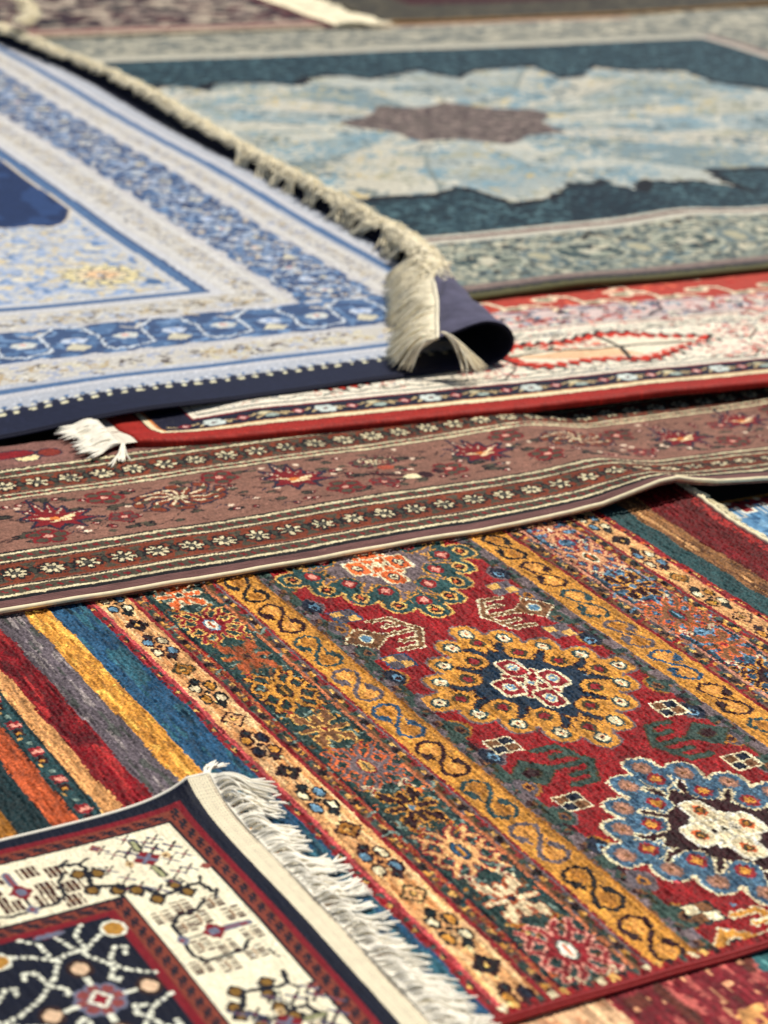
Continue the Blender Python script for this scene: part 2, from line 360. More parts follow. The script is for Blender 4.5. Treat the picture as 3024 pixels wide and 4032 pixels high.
def main_chart():
    c = Chart(-64, 73, -96, 72, .16, 'red')
    M0 = ['maroon', 'gold', 'green', 'red', 'lgold', 'dteal', 'brown', 'black']
    # medallion field
    c.rect(-64, 73, -22.7, 20.4, 'red')
    G = ['grey', 'lilac', 'green', 'dteal', 'navy', 'gold', 'pink', 'lgold', 'olive']
    for side, e in ((-1, -22.7), (1, 20.6)):
        lo, hi = (e, e+2.9) if side < 0 else (e-2.9, e)
        c.tile(-64, 73, lo, hi, 12.65, 4, ['lilac', 'green', 'grey', 'olive', 'maroon', 'brown', 'dteal', 'grey', 'green'], seed=5+side, cell=.8, base='lilac', fill=.86)
        for k in range(-6, 8):
            u = -1.2+k*9.2; v = e-side*3.6
            if abs(((k+50) % 2)) >= 0:
                c.ell(u, v, 3.0, 1.9, ['lilac', 'dgold'][k % 2], p=1.5); c.ell(u, v+side*.3, 2.7, 1.7, ['grey', 'green', 'navy'][k % 3], p=1.5)
                c.ell(u+.3, v, 1.2, .8, ['dgold', 'brown', 'lblue'][k % 3]); c.dia(u+.4, v, .8, .6, ['navy', 'maroon'][k % 2])
        c.line([(-64, e-side*.15), (73, e-side*.15)], .35, 'lilac', dash=1.1)
    medallion(c, -48.6, -.8, (46,84,84), 'lgold', 'lilac', 'gold', 'orange', 'cream', ('navy', 'cream', 'maroon'), 'pink', 'red', 'lgold', 'maroon', 'orange')
    medallion(c, -.4, -.8, 'gold', 'lilac', (26,50,72), 'maroon', 'crimson', 'cream', ('cream', 'lblue', 'cream'), 'crimson', 'olive', 'teal', 'cream', 'navy')
    medallion(c, 47.9, -.8, [(74,106,130), (88,122,144), (60,92,120)], 'cream', 'maroon', 'cream', 'cream', 'ivory', ('orange', 'olive', 'gold'), 'gold', 'crimson', (150,112,96), (176,128,104), 'brown')
    for u in (-32.5, -15.0): checker(c, u, -16.1, 'lgold', 'grey', 'blue'); checker(c, u, 14.4, 'lgold', 'grey', 'lilac')
    for u in (15.0, 32.8): checker(c, u, -15.8, 'brown', 'navy', 'cream'); checker(c, u, 14.3, 'brown', 'navy', 'cream')
    checker(c, 63.6, -16.5, 'cream', 'brown', 'dteal'); checker(c, 63.6, 14.3, 'cream', 'brown', 'dteal')
    comb(c, -24, -16.9, 1, 'brown', 'cream', 'lblue'); comb(c, -24, 15.2, -1, 'brown', 'cream', 'lblue')
    comb(c, 23.6, -16.2, 1, 'green', 'olive', 'maroon'); comb(c, 23.9, 14.8, -1, 'green', 'olive', 'maroon')
    for v in (-17, 15): c.rect(22.6, 24.6, v-.9, v+1.1, 'maroon')
    comb(c, 71.0, -16.6, 1, 'gold', 'cream', 'black'); comb(c, 71.0, 14.6, -1, 'gold', 'cream', 'black')
    c.scatter(-64, 73, -19, 17, 10, ['lblue', 'rose'], .3, .5, 3)
    # gold chain stripes
    cyc = ['black', 'maroon', 'teal', 'grey', 'blue', 'maroon', 'teal', 'grey', 'black', 'maroon']
    c.rect(-64, 73, -29.5, -22.7, 'gold'); c.rect(-64, 73, 20.6, 28.2, 'gold')
    c.line([(-64, -22.6), (73, -22.6)], .35, 'dgold'); c.line([(-64, -22.9), (73, -22.9)], .5, 'dgold')
    for k, col in enumerate(cyc):
        slink(c, -48.3+k*12.66, -26.2, col, (214,150,78) if k % 2 else 'dgold', -1); slink(c, -47.6+k*12.66, 24.4, cyc[(k) % 10], (214,150,78) if k % 3 else 'dgold', 1)
    # guards
    for (a, b, sd) in ((-32.0, -30.1, 21), (28.7, 31.1, 22), (-45.0, -43.7, 23), (41.0, 43.0, 24)):
        c.tile(-64, 73, a, b, 9.2, 3, ['green', 'olive', 'red', 'maroon', 'gold', 'lgold', 'brown', 'grey', 'olive', 'dteal'], seed=sd, cell=.75, base=(112,84,70), fill=.7)
        for k in range(-7, 9):
            u = k*9.2+sd % 5; m = (a+b)/2
            c.rect(u-1.0, u+.9, m-.45, m+.5, 'maroon'); c.rect(u-.4, u+.4, m-.85, m+.85, 'black'); c.rect(u+1.0, u+2.2, m-.6, m+.1, 'gold'); c.rect(u+1.5, u+2.0, m-.1, m+.6, 'lgold')
            c.rect(u-2.3, u-1.2, m-.1, m+.6, 'lgold'); c.rect(u+4, u+5.4, m-.4, m+.5, (140,40,40)); c.rect(u+5.6, u+6.6, m-.7, m+.3, 'green')
    for v, col, wd in ((-29.75, 'crimson', .6), (-30.15, 'lilac', .3), (-32.3, (190,112,74), .5), (-43.3, (180,100,62), .45), (-45.4, 'crimson', .8), (28.45, 'crimson', .6), (31.4, (200,140,112), .5), (40.7, (200,140,112), .5), (43.3, 'crimson', .6)):
        c.line([(-64, v), (73, v)], wd, col, dash=None)
    # two gul stripes
    for (a, b, base, fl) in ((-43.0, -32.6, (42,72,68), 0), (31.8, 40.4, (52,86,112), 1)):
        c.rect(-64, 73, a, b, base); m = (a+b)/2+.2
        ff = ['green', 'dteal', 'gold', 'lgold', 'orange', 'sage', 'brown', 'teal'] if not fl else ['lblue', 'lblue', 'orange', 'brown', 'teal', 'lblue', 'crimson', 'navy']
        c.scatter(-64, 73, a, b, 900, ff[:2]+ff[5:], .25, .6, 31+fl, .4); c.scatter(-64, 73, a, b, 260, ff, .2, .45, 41+fl, .5)
        c.line([(-64, a+.3), (73, a+.3)], .4, 'dteal'); c.line([(-64, b-.3), (73, b-.3)], .4, 'dteal')
        gs = [('orange', 'cream', 'teal'), ('crimson', 'lgold', 'ivory', 'lblue', 'orange'), ((176,88,50), 'brown', 'maroon'), ('gold', 'maroon', 'olive', 'maroon', 'gold'), ('brown', 'lgold', 'crimson'), ('lilac', 'orange', 'lgold', 'crimson', 'green'), ('maroon', 'gold', 'lblue'), ('peach', 'crimson', 'blue', 'dteal', 'gold'), ((228,204,164), (176,88,52), 'navy'), ('crimson', 'pink', 'ivory', 'green', 'orange')]
        if fl: gs = [((196,142,104), (150,50,46), 'cream'), ((206,150,110), (150,50,46), 'olive', 'cream', 'orange'), ('maroon', 'gold', 'lblue'), ('brown', 'orange', 'teal', 'crimson', 'lblue'), ('brown', 'orange', 'crimson'), ('maroon', 'gold', 'blue', 'black', 'gold')]*2
        for k, g in enumerate(gs):
            u = -50.5+k*12.7
            if not fl and k == 0: pass
            (star if len(g) == 3 else gul)(c, u, m, *g)
            for s in (1, -1):
                c.line([(u+5.3, m+s*3.2), (u+6.4, m+s*2.0), (u+7.6, m+s*3.2)], .85, (216,196,160) if k % 2 == 1 and k > 3 or fl else 'dgold'); c.line([(u+5.6, m+s*3.0), (u+6.4, m+s*2.2), (u+7.3, m+s*3.0)], .35, 'crimson')
    # two flower stripes on camel
    for (a, b, sd) in ((-51.4, -45.8, 1), (43.6, 48.6, 2)):
        c.rect(-64, 73, a, b, 'peach'); m = (a+b)/2
        if sd == 1:
            W = c.win(-64, 73, a, b); Wm = (vnoise(W[1]/9, W[2]/.8, 3) > .62) & (W[2] > a) & (W[2] < b); c.put(W, Wm, (200,140,88))
            Wm = (vnoise(W[1]/8, W[2]/.6, 7) > .68) & (W[2] > a) & (W[2] < b); c.put(W, Wm, (236,190,140))
        for k in range(15):
            u = -51.0+k*8.72
            if k % 2 == 0: posy(c, u, m, ['cream', 'lblue', 'cream', 'gold'][k//2 % 4], ['lblue', 'cream', 'gold', 'navy'][k//2 % 4], 'dteal', 'maroon' if k % 4 else 'black')
            else: lozenge(c, u, m, ['crimson', 'olive', 'lilac', 'maroon'][k//2 % 4] if k % 4 != 1 else 'maroon', ['black', 'dgold', 'peach'][k//2 % 3], 'lgold')
    for (a, b, sd) in ((-53.2, -51.9, 61), (48.8, 50.1, 62)):
        c.tile(-64, 73, a, b, 6.4, 2, ['maroon', 'black', 'lgold', 'crimson', 'green', 'orange', 'red'], seed=sd, cell=.9, base='crimson', fill=.62)
    c.line([(-64, -51.75), (73, -51.75)], .5, 'rose'); c.line([(-64, -53.2), (73, -53.2)], .4, 'crimson'); c.line([(-64, 48.7), (73, 48.7)], .4, 'rose'); c.line([(-64, 50.1), (73, 50.1)], .4, 'red')
    # plain bands at the ends of the rug
    for a, b, col in ((-59.6, -53.4, 'blue'), (-63.9, -59.6, 'gold'), (-69.0, -63.9, 'grey'), (-74.1, -69.0, (140,20,30)), (-77.0, -74.1, (206,150,96)), (-80.6, -77.0, 'teal'), (-84.4, -80.6, (190,90,52)), (-89.3, -84.4, 'dteal'), (-96, -89.3, 'dgold'),
                      (50.3, 55.2, (50,84,86)), (55.2, 60.0, (150,104,64)), (60.0, 72, (112,8,16))):
        W = c.win(-64, 73, a-1, b+1); wob = (vnoise(W[1]/6, W[2]*0, 15)-.5)*.5
        c.put(W, (W[2] >= a+wob) & (W[2] < b+.01+(vnoise(W[1]/6, W[2]*0, 15)-.5)*.5), col)
    W = c.win(-64, 73, -59.4, -53.5); c.put(W, (vnoise(W[1]/6.5, W[2]/.7, 33) > .64) & (W[2] > -59.2) & (W[2] < -53.6), (56,104,120)); c.put(W, (vnoise(W[1]/5.2, W[2]/.6, 34) > .72) & (W[2] > -57) & (W[2] < -53.6), (28,64,84))
    W = c.win(-64, 73, -68.8, -64.1); c.put(W, (vnoise(W[1]/5.1, W[2]/.5, 35) > .72) & (W[2] > -68.8) & (W[2] < -64.1), (140,130,128)); c.put(W, (vnoise(W[1]/5.1, W[2]/.6, 36) > .74) & (W[2] > -68.8) & (W[2] < -64.1), (82,84,80))
    W = c.win(-64, 73, -63.6, -59.8); c.put(W, (vnoise(W[1]/3.6, W[2]/.6, 37) > .7) & (W[2] > -63.6) & (W[2] < -59.8), 'dgold'); c.put(W, (vnoise(W[1]/3.6, W[2]/.6, 38) > .7) & (W[2] > -63.6) & (W[2] < -59.8), (230,176,88))
    W = c.win(-64, 73, -74, -69.1); c.put(W, (vnoise(W[1]/5, W[2]/1.1, 39) > .66) & (W[2] > -73.8) & (W[2] < -69.3), (108,12,24)); c.put(W, (vnoise(W[1]/5, W[2]/.7, 40) > .74) & (W[2] > -73.8) & (W[2] < -69.3), (170,44,44))
    W = c.win(-64, 73, 55.3, 59.8); c.put(W, (vnoise(W[1]/5, W[2]/.6, 41) > .6) & (W[2] > 55.4) & (W[2] < 59.8), (112,72,44)); c.put(W, (vnoise(W[1]/5, W[2]/.6, 42) > .68) & (W[2] > 55.3) & (W[2] < 57.5), (206,156,104))
    W = c.win(-64, 73, 60, 72); c.put(W, (vnoise(W[1]/6, W[2]/1.3, 43) > .6) & (W[2] > 60) & ((W[2] < 63.5) | (W[1] < -50)), (132,20,28))
    c.put(W, (W[2] > 68.7) & (hsh(np.floor(W[1]/.7), np.floor(W[2]/.7), 2) > .4), (176,48,44))
    W = c.win(-64, 73, -80.4, -77.2)
    for k in range(-6, 8):
        u = -17.5+k*8.6; m = -78.8
        c.rect(u-1.4, u+1.0, m-.9, m+.9, 'crimson'); c.rect(u-.5, u+.5, m-.4, m+1.2, 'pink'); c.rect(u+1.4, u+3.4, m-1.0, m+.6, 'maroon'); c.rect(u+2.2, u+3.0, m-.4, m+.2, 'gold'); c.rect(u+3.6, u+4.4, m-1.1, m-.5, 'lgold'); c.rect(u-3.2, u-2.3, m-.3, m+.5, 'sage')
    c.line([(-64, -77.2), (73, -77.2)], .5, 'dteal'); c.line([(-64, -80.4), (73, -80.4)], .4, 'dteal')
    c.rect(70.6, 73, -53, 50, 'red')
    for k in range(60):
        v = -52+k*1.75; c.rect(70.2, 71.4, v, v+.9, ['cream', 'lgold', 'maroon', 'green'][k % 4]) if v < -20 else None
    return c
MAIN_O = (.2550, 3.0520)
main = thing('patterned_rug', 'large red, gold and blue striped rug with three medallions, middle of the pile of rugs', 'rug', MAIN_O[0], MAIN_O[1], 0, -58.8)
def z_main(U, V):
    z = .22*(vnoise(U/17, V/21, 1)-.5)*2+.12*(vnoise(U/6, V/9, 2)-.5)*2
    z = z+1.6*np.exp(-((U+60)/12)**2)*sstep(V, 50, 72)            # the far end rides up on what lies below
    return z
ch = main_chart()
o, vb, a, b = sheet('pile', main, wool_m, -62, 72, -95, 71, .165, z_main, ch, knot=.27, sp=.30, relief=.14, jit=.6, th=.9, streak=.48)
backing(main, back_m, vb, a, b)
def edge_path(f, n): return np.array([[f(t) for t in np.linspace(0, 1, n)]])
redcord_m = mat('red_wool_cord', base=(158,28,30), rough=.55, sheen=.3, bump=.6, bscale=500, vary=.08, vscale=100)
us = np.linspace(-96, 72.0, 120)
for dz in (0, 1):
    pth = np.stack([np.full(120, 72.35+.35*dz), us, z_main(np.full(120, 72.), us)-.25-.28*dz], -1)[None]
    tubes('selvedge_cord', pth, .36-.06*dz, redcord_m, main, sides=8, taper=False)
# braided end and short fringe on the right
br = np.stack([np.linspace(-62, 72, 200), 71.5+.15*np.sin(np.linspace(0, 260, 200)), z_main(np.linspace(-62, 72, 200), np.full(200, 71.))-.1], -1)[None]
tubes('end_braid', br, .55, cotton_m, main, sides=7, taper=False)
R_ = lambda t: (-61+132*t, 71.6, float(z_main(np.array(-61+132*t), np.array(71.)))-.15)
S_ = strands(R_, lambda t: (0, 1), 620, 3.6, 0, 1.1, .35, k=6, seed=5, clump=9, zlift=.5, spread=.5)
tubes('fringe', S_, .15, cotton_m, main)
# ---- rug beneath, lower right
under = thing('striped_rug', 'faded crimson and peach rug under the red corded edge, lower right corner', 'rug', MAIN_O[0], MAIN_O[1], -.012, -58.8)
c = Chart(60, 110, -60, 20, .25, (150,44,52))
W = c.win(60, 110, -60, -15.5)
c.put(W, (vnoise(W[1]/4, W[2]/1.6, 3) > .55), (128,26,38)); c.put(W, (vnoise(W[1]/2.5, W[2]/1.2, 4) > .74), (190,96,88)); c.put(W, (vnoise(W[1]/5, W[2]/1.8, 6) > .72), (112,52,40)); c.put(W, vnoise(W[1]/1.5, W[2]/1.0, 8) > .86, (224,160,120))
W = c.win(60, 110, -60, -38.1); c.put(W, W[2] < -38.1+.3*np.sin(W[1]), (228,184,142)); c.put(W, (W[2] < -38.6) & (vnoise(W[1]/4, W[2]/1.4, 5) > .62), (212,156,116))
W = c.win(60, 110, -15.8, 20); c.put(W, W[2] > -15.6-.22*np.maximum(W[1]-72, 0), (52,104,108)); c.put(W, (W[2] > -15.2) & (vnoise(W[1]/3, W[2]/1, 15) > .6), (92,142,140))
W = c.win(79, 110, -27, -20); c.put(W, (W[1] > 81+2*vnoise(W[1]/2, W[2]/2, 2)) & (W[2] > -26) & (hsh(np.floor(W[1]/.8), np.floor(W[2]/.8), 1) > .35), (222,160,98))
o, vb, a, b = sheet('pile', under, wool_m, 62, 104, -56, 16, .25, lambda U, V: .25*(vnoise(U/8, V/11, 31)-.5)*2, c, knot=.3, sp=.17, relief=.09, th=.9, streak=.55)
backing(under, back_m, vb, a, b)

# ---- navy and ivory rug, lower left
navy = thing('bordered_rug', 'navy rug with ivory flowered border and thick white fringe, lower left corner', 'rug', -.2612, 2.6617, .010, -56.9)
NB = (12,20,44); NR = (140,24,38); RU = (140,66,50); IV = (238,228,198); DK = (16,22,40); BR = (76,32,26); HZ = (140,104,48); GY = (112,116,136)
def z_navy(U, V):
    return .12*(vnoise(U/12, V/14, 61)-.5)*2+2.9*np.exp(-np.maximum(U-5.4, 0)/5.0+np.minimum(V+1, 0)/4.5)
def w_navy(U, V): return U, V-.0006*np.maximum(U-15, 0)**2
c = Chart(4, 78, -52, 0, .1, NB)
c.rect(7.9, 99, -99, -3.3, NR); c.rect(8.9, 99, -99, -4.1, RU); c.rect(10.8, 99, -99, -6.15, DK); c.rect(11.3, 99, -99, -6.65, IV)
c.rect(24.5, 99, -99, -19.1, DK); c.rect(24.95, 99, -99, -19.55, RU); c.rect(26.8, 99, -99, -21.7, NR); c.rect(27.9, 99, -99, -22.9, NB)
def ess(c, u, v, along, s=1):      # small S-hook of the guard stripes
    f = (lambda a, b: (u+a, v+b*s)) if along == 'u' else (lambda a, b: (u+b*s, v+a))
    c.line([f(-.95, .45), f(-.3, .5), f(.3, -.5), f(.95, -.45)], .42, DK); c.line([f(-.75, -.1), f(.75, .1)], .35, DK)
for k in range(28):
    ess(c, 9.85 if k == 0 else 9.9+k*2.45, -5.1, 'u'); ess(c, 25.9+k*2.3, -20.7, 'u')
    ess(c, 9.9, -7.6-k*2.45, 'v', -1); ess(c, 25.9, -23.0-k*2.3, 'v', -1)
al = lambda s: s == 'u'
def wheat(c, u, v, along='u'):
    for i in range(4):
        for j in (0, 1):
            a, b = (i-1.5)*.74, (j-.5)*1.45
            if al(along): c.rect(u+a-.21, u+a+.21, v+b-.52, v+b+.5, BR)
            else: c.rect(u+b-.6, u+b+.6, v+a-.25, v+a+.25, BR)
    if al(along): c.rect(u-.95, u+.95, v-.1, v+.1, (150,110,80))
    else: c.rect(u-.1, u+.1, v-.95, v+.95, (150,110,80))
def bud(c, u, v): c.dia(u, v, 1.5, 1.35, DK); c.rect(u-.8, u+.8, v-.72, v+.72, DK); c.ell(u, v, .72, .66, HZ, p=3)
def twig(c, u, v, col=(96,96,120)):
    c.line([(u-.8, v-.8), (u+.8, v+.8)], .42, col); c.line([(u-.8, v+.8), (u+.8, v-.8)], .42, DK); c.rect(u-.2, u+.2, v-.2, v+.2, (150,70,80))
def border_unit(c, T, al):
    """one repeat of the ivory border; T maps (along, across) to chart"""
    X = lambda *p: [T(a, b) for a, b in p]
    for p in X((-2.9, 8.6), (-3.5, 4.6), (-2.3, 1.5), (-.3, 5.6), (.6, 3.2), (.5, 9.8), (5.4, 9.9), (5.2, 3.2), (6.6, 5.9), (9.2, 8.5), (9.3, 1.2), (10.2, 4.4)): wheat(c, *p, al)
    c.line(X((3.2, 1.6), (0, 1.7), (-1.7, 3.1), (-2.1, 6.0), (-3.6, 7.8)), .6, DK); c.line(X((3.2, 1.6), (6.3, 1.2), (8.3, 2.1), (8.4, 4.6), (8.1, 7.6), (6.7, 8.6)), .6, DK)
    c.line(X((3.2, 1.6), (3.0, 8.2)), .45, DK); c.line(X((3.1, 6.9), (3.2, 10.4)), 1.15, GY); c.line(X((3.1, 6.9), (3.2, 10.2)), .45, (150,76,80))
    c.dia(*T(3.0, 5.9), 1.9, 1.7, NR); c.ell(*T(3.0, 5.9), .75, .65, GY, p=4); c.dia(*T(3.2, 1.6), 1.2, 1.0, GY); c.rect(T(3.2, 1.6)[0]-.35, T(3.2, 1.6)[0]+.35, T(3.2, 1.6)[1]-.3, T(3.2, 1.6)[1]+.3, (150,70,70))
    c.line(X((-5.2, 10.4), (-3.6, 9.4)), .5, DK); c.line(X((9.5, 10.2), (11.2, 10.6)), .5, DK, dash=.7)
def corner_spray(c, T, al, flip=1):
    X = lambda *p: [T(a, b) for a, b in p]
    c.line(X((0, 9.4), (-2.2, 8.9), (-2.5, 7.6), (-1.9, 5.1), (-1.6, 3.3), (-4.2, 2.0)), .7, DK)
    c.line(X((-2.2, 8.9), (-3.8, 9.6)), .45, DK); c.line(X((-2.5, 7.6), (-5.5, 6.4)), .3, DK, dash=.8)
    for p in X((-3.4, 5.8), (-1.1, 6.6), (-1.2, 2.4), (-4.0, 1.0)): bud(c, *p)
    c.dia(*T(-5.6, 11.4), .8, .9, (150,76,66))
def bloom(c, u, v, al):
    f = (lambda a, b: (u+a, v+b)) if al == 'u' else (lambda a, b: (u+b, v+a))
    c.dia(u, v, 2.1, 2.0, NR); c.rect(u-1.2, u+1.2, v-1.1, v+1.1, NR)
    for a, b in ((1, 1), (1, -1)): c.line([(u-a*.9, v-b*.85), (u+a*.9, v+b*.85)], .55, GY)
    for s in (1, -1):
        p = [f(-.1, s*2.4), f(.1, s*4.6)]; c.line(p, 1.25, DK); c.line(p, .65, (160,160,120)); 
        c.line([f(-s*2.3, -1.8), f(-s*2.8, .9), f(-s*3.2, 2.6)], .35, DK, dash=.9); c.ell(*f(-s*2.6, .3), .8, .6, (206,176,130)); c.dia(*f(-s*2.6, .3), .4, .4, BR)
    for a, b in ((-5.6, .6), (.4, 6.4), (3.8, 4.4), (-4.4, -4.4), (4.8, 1.2), (-.6, -5.4), (-5.4, 5.6), (1.4, -3.6), (-4.4, 3.2), (-3.6, 5.6), (-1.6, -2.3), (1.9, -1.8), (2.6, 1.6), (2.2, 4.6), (-3.4, -2.6), (3.0, -4.0), (4.3, -1.4), (-1.9, 7.4)): twig(c, *f(a, b))
for k in range(3):       # along the right-hand border
    border_unit(c, lambda a, b, k=k: (33.3+k*29.0+a, -18.6+b), 'u')
    corner_spray(c, lambda a, b, k=k: (28.2+k*29.0+a, -18.4+b), 'u'); corner_spray(c, lambda a, b, k=k: (47.6+k*29.0-a, -18.4+b), 'u')
    if k: bloom(c, 28.0+k*29.2, -13.2, 'u')
for k in range(2):
    border_unit(c, lambda a, b, k=k: (24.1-b, -27.6-k*29-a), 'v'); corner_spray(c, lambda a, b, k=k: (24.0-b, -23.6-k*29-a), 'v')
bloom(c, 17.7, -13.0, 'v'); c.line([(21.4, -20.0), (22.7, -18.7), (24.2, -17.5)], .4, DK, dash=.8); bud(c, 24.0, -17.4); c.dia(22.4, -18.9, 1.2, .8, DK)
WH = (226,226,206)
def vine(*p): c.line(list(p), .62, WH, dash=1.05)
for p in ([(28.1, -35), (30, -33.1), (33.7, -32.9), (34.0, -32.2), (37.2, -34.2), (40.2, -37), (42.1, -40), (43.4, -44), (44, -50)], [(28.8, -30.8), (31.8, -30), (34.3, -28.9), (37.1, -27.3), (39.2, -25.6), (41.2, -22.9)],
          [(28, -26.8), (29.9, -28.4), (33.5, -28.6), (31.4, -26.1), (29.5, -23.2)], [(31, -37.1), (32.1, -34.9), (33.8, -32.6)], [(42.2, -43.4), (43.9, -41.7), (45.7, -38.2), (47.7, -35.3), (50.6, -33)],
          [(45.7, -22.9), (47, -25.6), (49.8, -28), (51.8, -29.1), (54, -29)], [(35.9, -37.4), (34.8, -37.1), (35.1, -35.9), (36.6, -35.5), (38.3, -35.2), (39.6, -33.8), (40.7, -33.6), (41.1, -34.5)],
          [(36.1, -24.5), (34.8, -23.9), (34.2, -25.1), (35.9, -26.4), (38.2, -27), (39.9, -28.1), (40.8, -27.5), (40.2, -26.8)], [(46.5, -26.6), (46, -27.8), (47.7, -28.1), (48.5, -27.1), (50.2, -26.7), (51.9, -25.6), (51.9, -24.4), (50.7, -24.4)],
          [(38.4, -39.4), (37.1, -39), (36.8, -40.2), (39.2, -42.2)], [(46.6, -35), (45.8, -34.2), (46.8, -33.6), (48.1, -34.4)], [(33.7, -32.9), (33.2, -30.2), (33.4, -28.6)], [(54, -24), (57, -27), (60, -26), (63, -29)], [(52, -36), (56, -35), (60, -38)]): vine(*p)
def rosette(c, u, v):
    for k in range(8):
        a = k*math.pi/4; c.ell(u+2.2*math.cos(a), v+2.2*math.sin(a), 1.25, 1.2, GY)
    for k in range(8):
        a = k*math.pi/4; c.ell(u+2.15*math.cos(a), v+2.15*math.sin(a), .8, .75, (150,76,74))
    c.dia(u, v, 1.9, 1.7, WH); c.dia(u, v, 1.25, 1.1, (160,20,44))
    for a, b in ((6.6, -.1), (-6.6, .2), (0, 6.3), (.6, -6.2)):
        n = math.hypot(a, b); c.line([(u+a*.5, v+b*.5), (u+a*.72, v+b*.72)], .75, WH)
        c.ell(u+a, v+b, 1.85, 1.6, (60,34,28)); c.ell(u+a, v+b, 1.3, 1.15, (214,182,150), p=1.5)
rosette(c, 43.3, -30.9); rosette(c, 64, -31)
for u, v in ((31.2, -38.9), (30.6, -23.6), (56.6, -23.8)): c.ell(u, v, 1.9, 1.7, WH); c.ell(u, v, 1.35, 1.3, (176,128,58))
c.ell(28.4, -31.3, .9, 1.9, NR); c.ell(28.6, -31.3, .5, 2.2, GY)
o, vb, a, b = sheet('pile', navy, wool_m, 5.4, 76, -50, -1.0, .15, z_navy, c, knot=.2, sp=.12, relief=.04, th=.8, streak=.10, warp=w_navy, jit=.5, tint=.08)
backing(navy, back_m, vb, a, b)
# flat-woven end with fine ribs, then knotted fringe
ku = np.arange(5.0, 76, .12); kv = np.arange(-1.05, 2.5, .07); U, V = np.meshgrid(ku, kv)
rib = .11*np.maximum(0, -np.sin(U*2*math.pi/.62))*(.55+.45*np.sin(V*2*math.pi/.36))+.03*np.sin(V*2*math.pi/.36)
z = z_navy(U, V*0-1.0)-.42+rib-.10*sstep(V, -1, 2.5)+.08*np.sin(U/3.1)
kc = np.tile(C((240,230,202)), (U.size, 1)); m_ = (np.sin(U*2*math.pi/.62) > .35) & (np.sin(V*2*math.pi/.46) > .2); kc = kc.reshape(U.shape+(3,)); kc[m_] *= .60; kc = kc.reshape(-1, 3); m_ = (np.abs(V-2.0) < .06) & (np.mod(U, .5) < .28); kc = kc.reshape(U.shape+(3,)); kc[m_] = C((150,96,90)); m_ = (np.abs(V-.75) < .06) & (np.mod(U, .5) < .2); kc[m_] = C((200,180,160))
X, Y = w_navy(U, V)
kil_m = mat('flat_woven_cotton', attr=True, rough=.85, sheen=.1, bump=.5, bscale=900, vary=.06, vscale=60)
link('kilim_end', mesh_np('kilim_end', np.stack([X, Y, z], -1).reshape(-1, 3)*.01, grid_quads(len(ku), len(kv)), kc.reshape(-1, 3)), kil_m, navy)
def nroot(t):
    u = 5.2+71*t; v = 2.45-.0006*max(u-15, 0)**2; return (u, v, float(z_navy(np.array(u), np.array(-1.)))-.5)
for dv in (0,):
    uu = np.linspace(5, 76, 240); cord = np.stack([uu, 2.42-.0006*np.maximum(uu-15, 0)**2, z_navy(uu, uu*0-1.)-.42+.03*np.sin(uu*9)], -1)[None]
    tubes('fringe_braid', cord, .17, cottonw_m, navy, sides=6, taper=False)
S1 = strands(nroot, lambda t: (0, 1), 270, 7.2, -.45, .55, .30, k=11, floor=-.9, seed=21, clump=13, zlift=1.2, spread=.22)
S2 = strands(nroot, lambda t: (0, 1), 190, 6.6, -.50, .5, .38, k=11, floor=-.9, seed=22, clump=9, zlift=1.6, spread=.34)
tubes('fringe', np.concatenate([S1, S2]), .17, cottonw_m, navy, sides=6)
S3 = strands(lambda t: (5.3-.5*t, 1.2+1.6*t, nroot(0)[2]), lambda t: (-.82, .57), 11, 6.8, 0, 1.4, .25, k=9, seed=23, clump=11, zlift=.6, spread=.2)
tubes('corner_tassel', S3, .13, cottonw_m, navy, sides=6)
# whipped edge along the top side
vv = np.linspace(-50, 2.2, 260); zc = z_navy(vv*0+5.4, np.minimum(vv, -1))-.35
tubes('selvedge_cord', np.stack([5.1+.05*np.sin(vv*14), vv, zc], -1)[None], .26, cottonw_m, navy, sides=7, taper=False)

# ---- mauve rug with rosette borders
brown = thing('mauve_border_rug', 'mauve and brown floral border rug edged with an ivory cord, lying across the middle', 'rug', -.58, 3.165, .010, 31.6)
MV = (146,104,88); GB = (86,78,62); RS = (136,62,36); RC = (220,206,168); RD = (142,26,32); BK = (20,16,20); NV = (38,38,62)
def bump_b(U): return np.interp(U, [-10, 40, 55, 75, 88, 103, 115, 122, 128, 132, 136, 142, 155, 175, 215], [0, 0, .15, .25, .1, .7, 1.6, 3.1, 4.3, 4.5, 3.5, 2.2, 1.0, .6, .4])
def z_brown(U, V):
    z = bump_b(U)*np.exp(-np.maximum(V, 0)/17)+.12*(vnoise(U/9, V/14, 71)-.5)*2
    z = z-2.5*sstep(U, 124, 146)*sstep(V, 2, 24)+.3*np.sin((U+V*.4)/11)*np.exp(-((V-25)/22)**2)*sstep(U, 20, 60)
    return z
c = Chart(-30, 215, -1, 72, .14, MV)
def vshift(v): return v
def guard(c, v0, v1, k0):
    c.rect(-30, 215, v0-.25, v1+.25, BK); c.rect(-30, 215, v0+.15, v1-.15, GB)
    for v in (v0+.45, v1-.45):
        W = c.win(-30, 215, v-.7, v+.7); c.put(W, np.abs(W[2]-v-.12*(vnoise(W[1]/.7, W[1]*0, 5)-.5)*2) < .32, RC)
    for k in range(125): u = -29+k*1.97; m = (v0+v1)/2; c.rect(u, u+.75, m-.15, m+.5, RD); c.rect(u+.3, u+1.0, m-.5, m, RD)
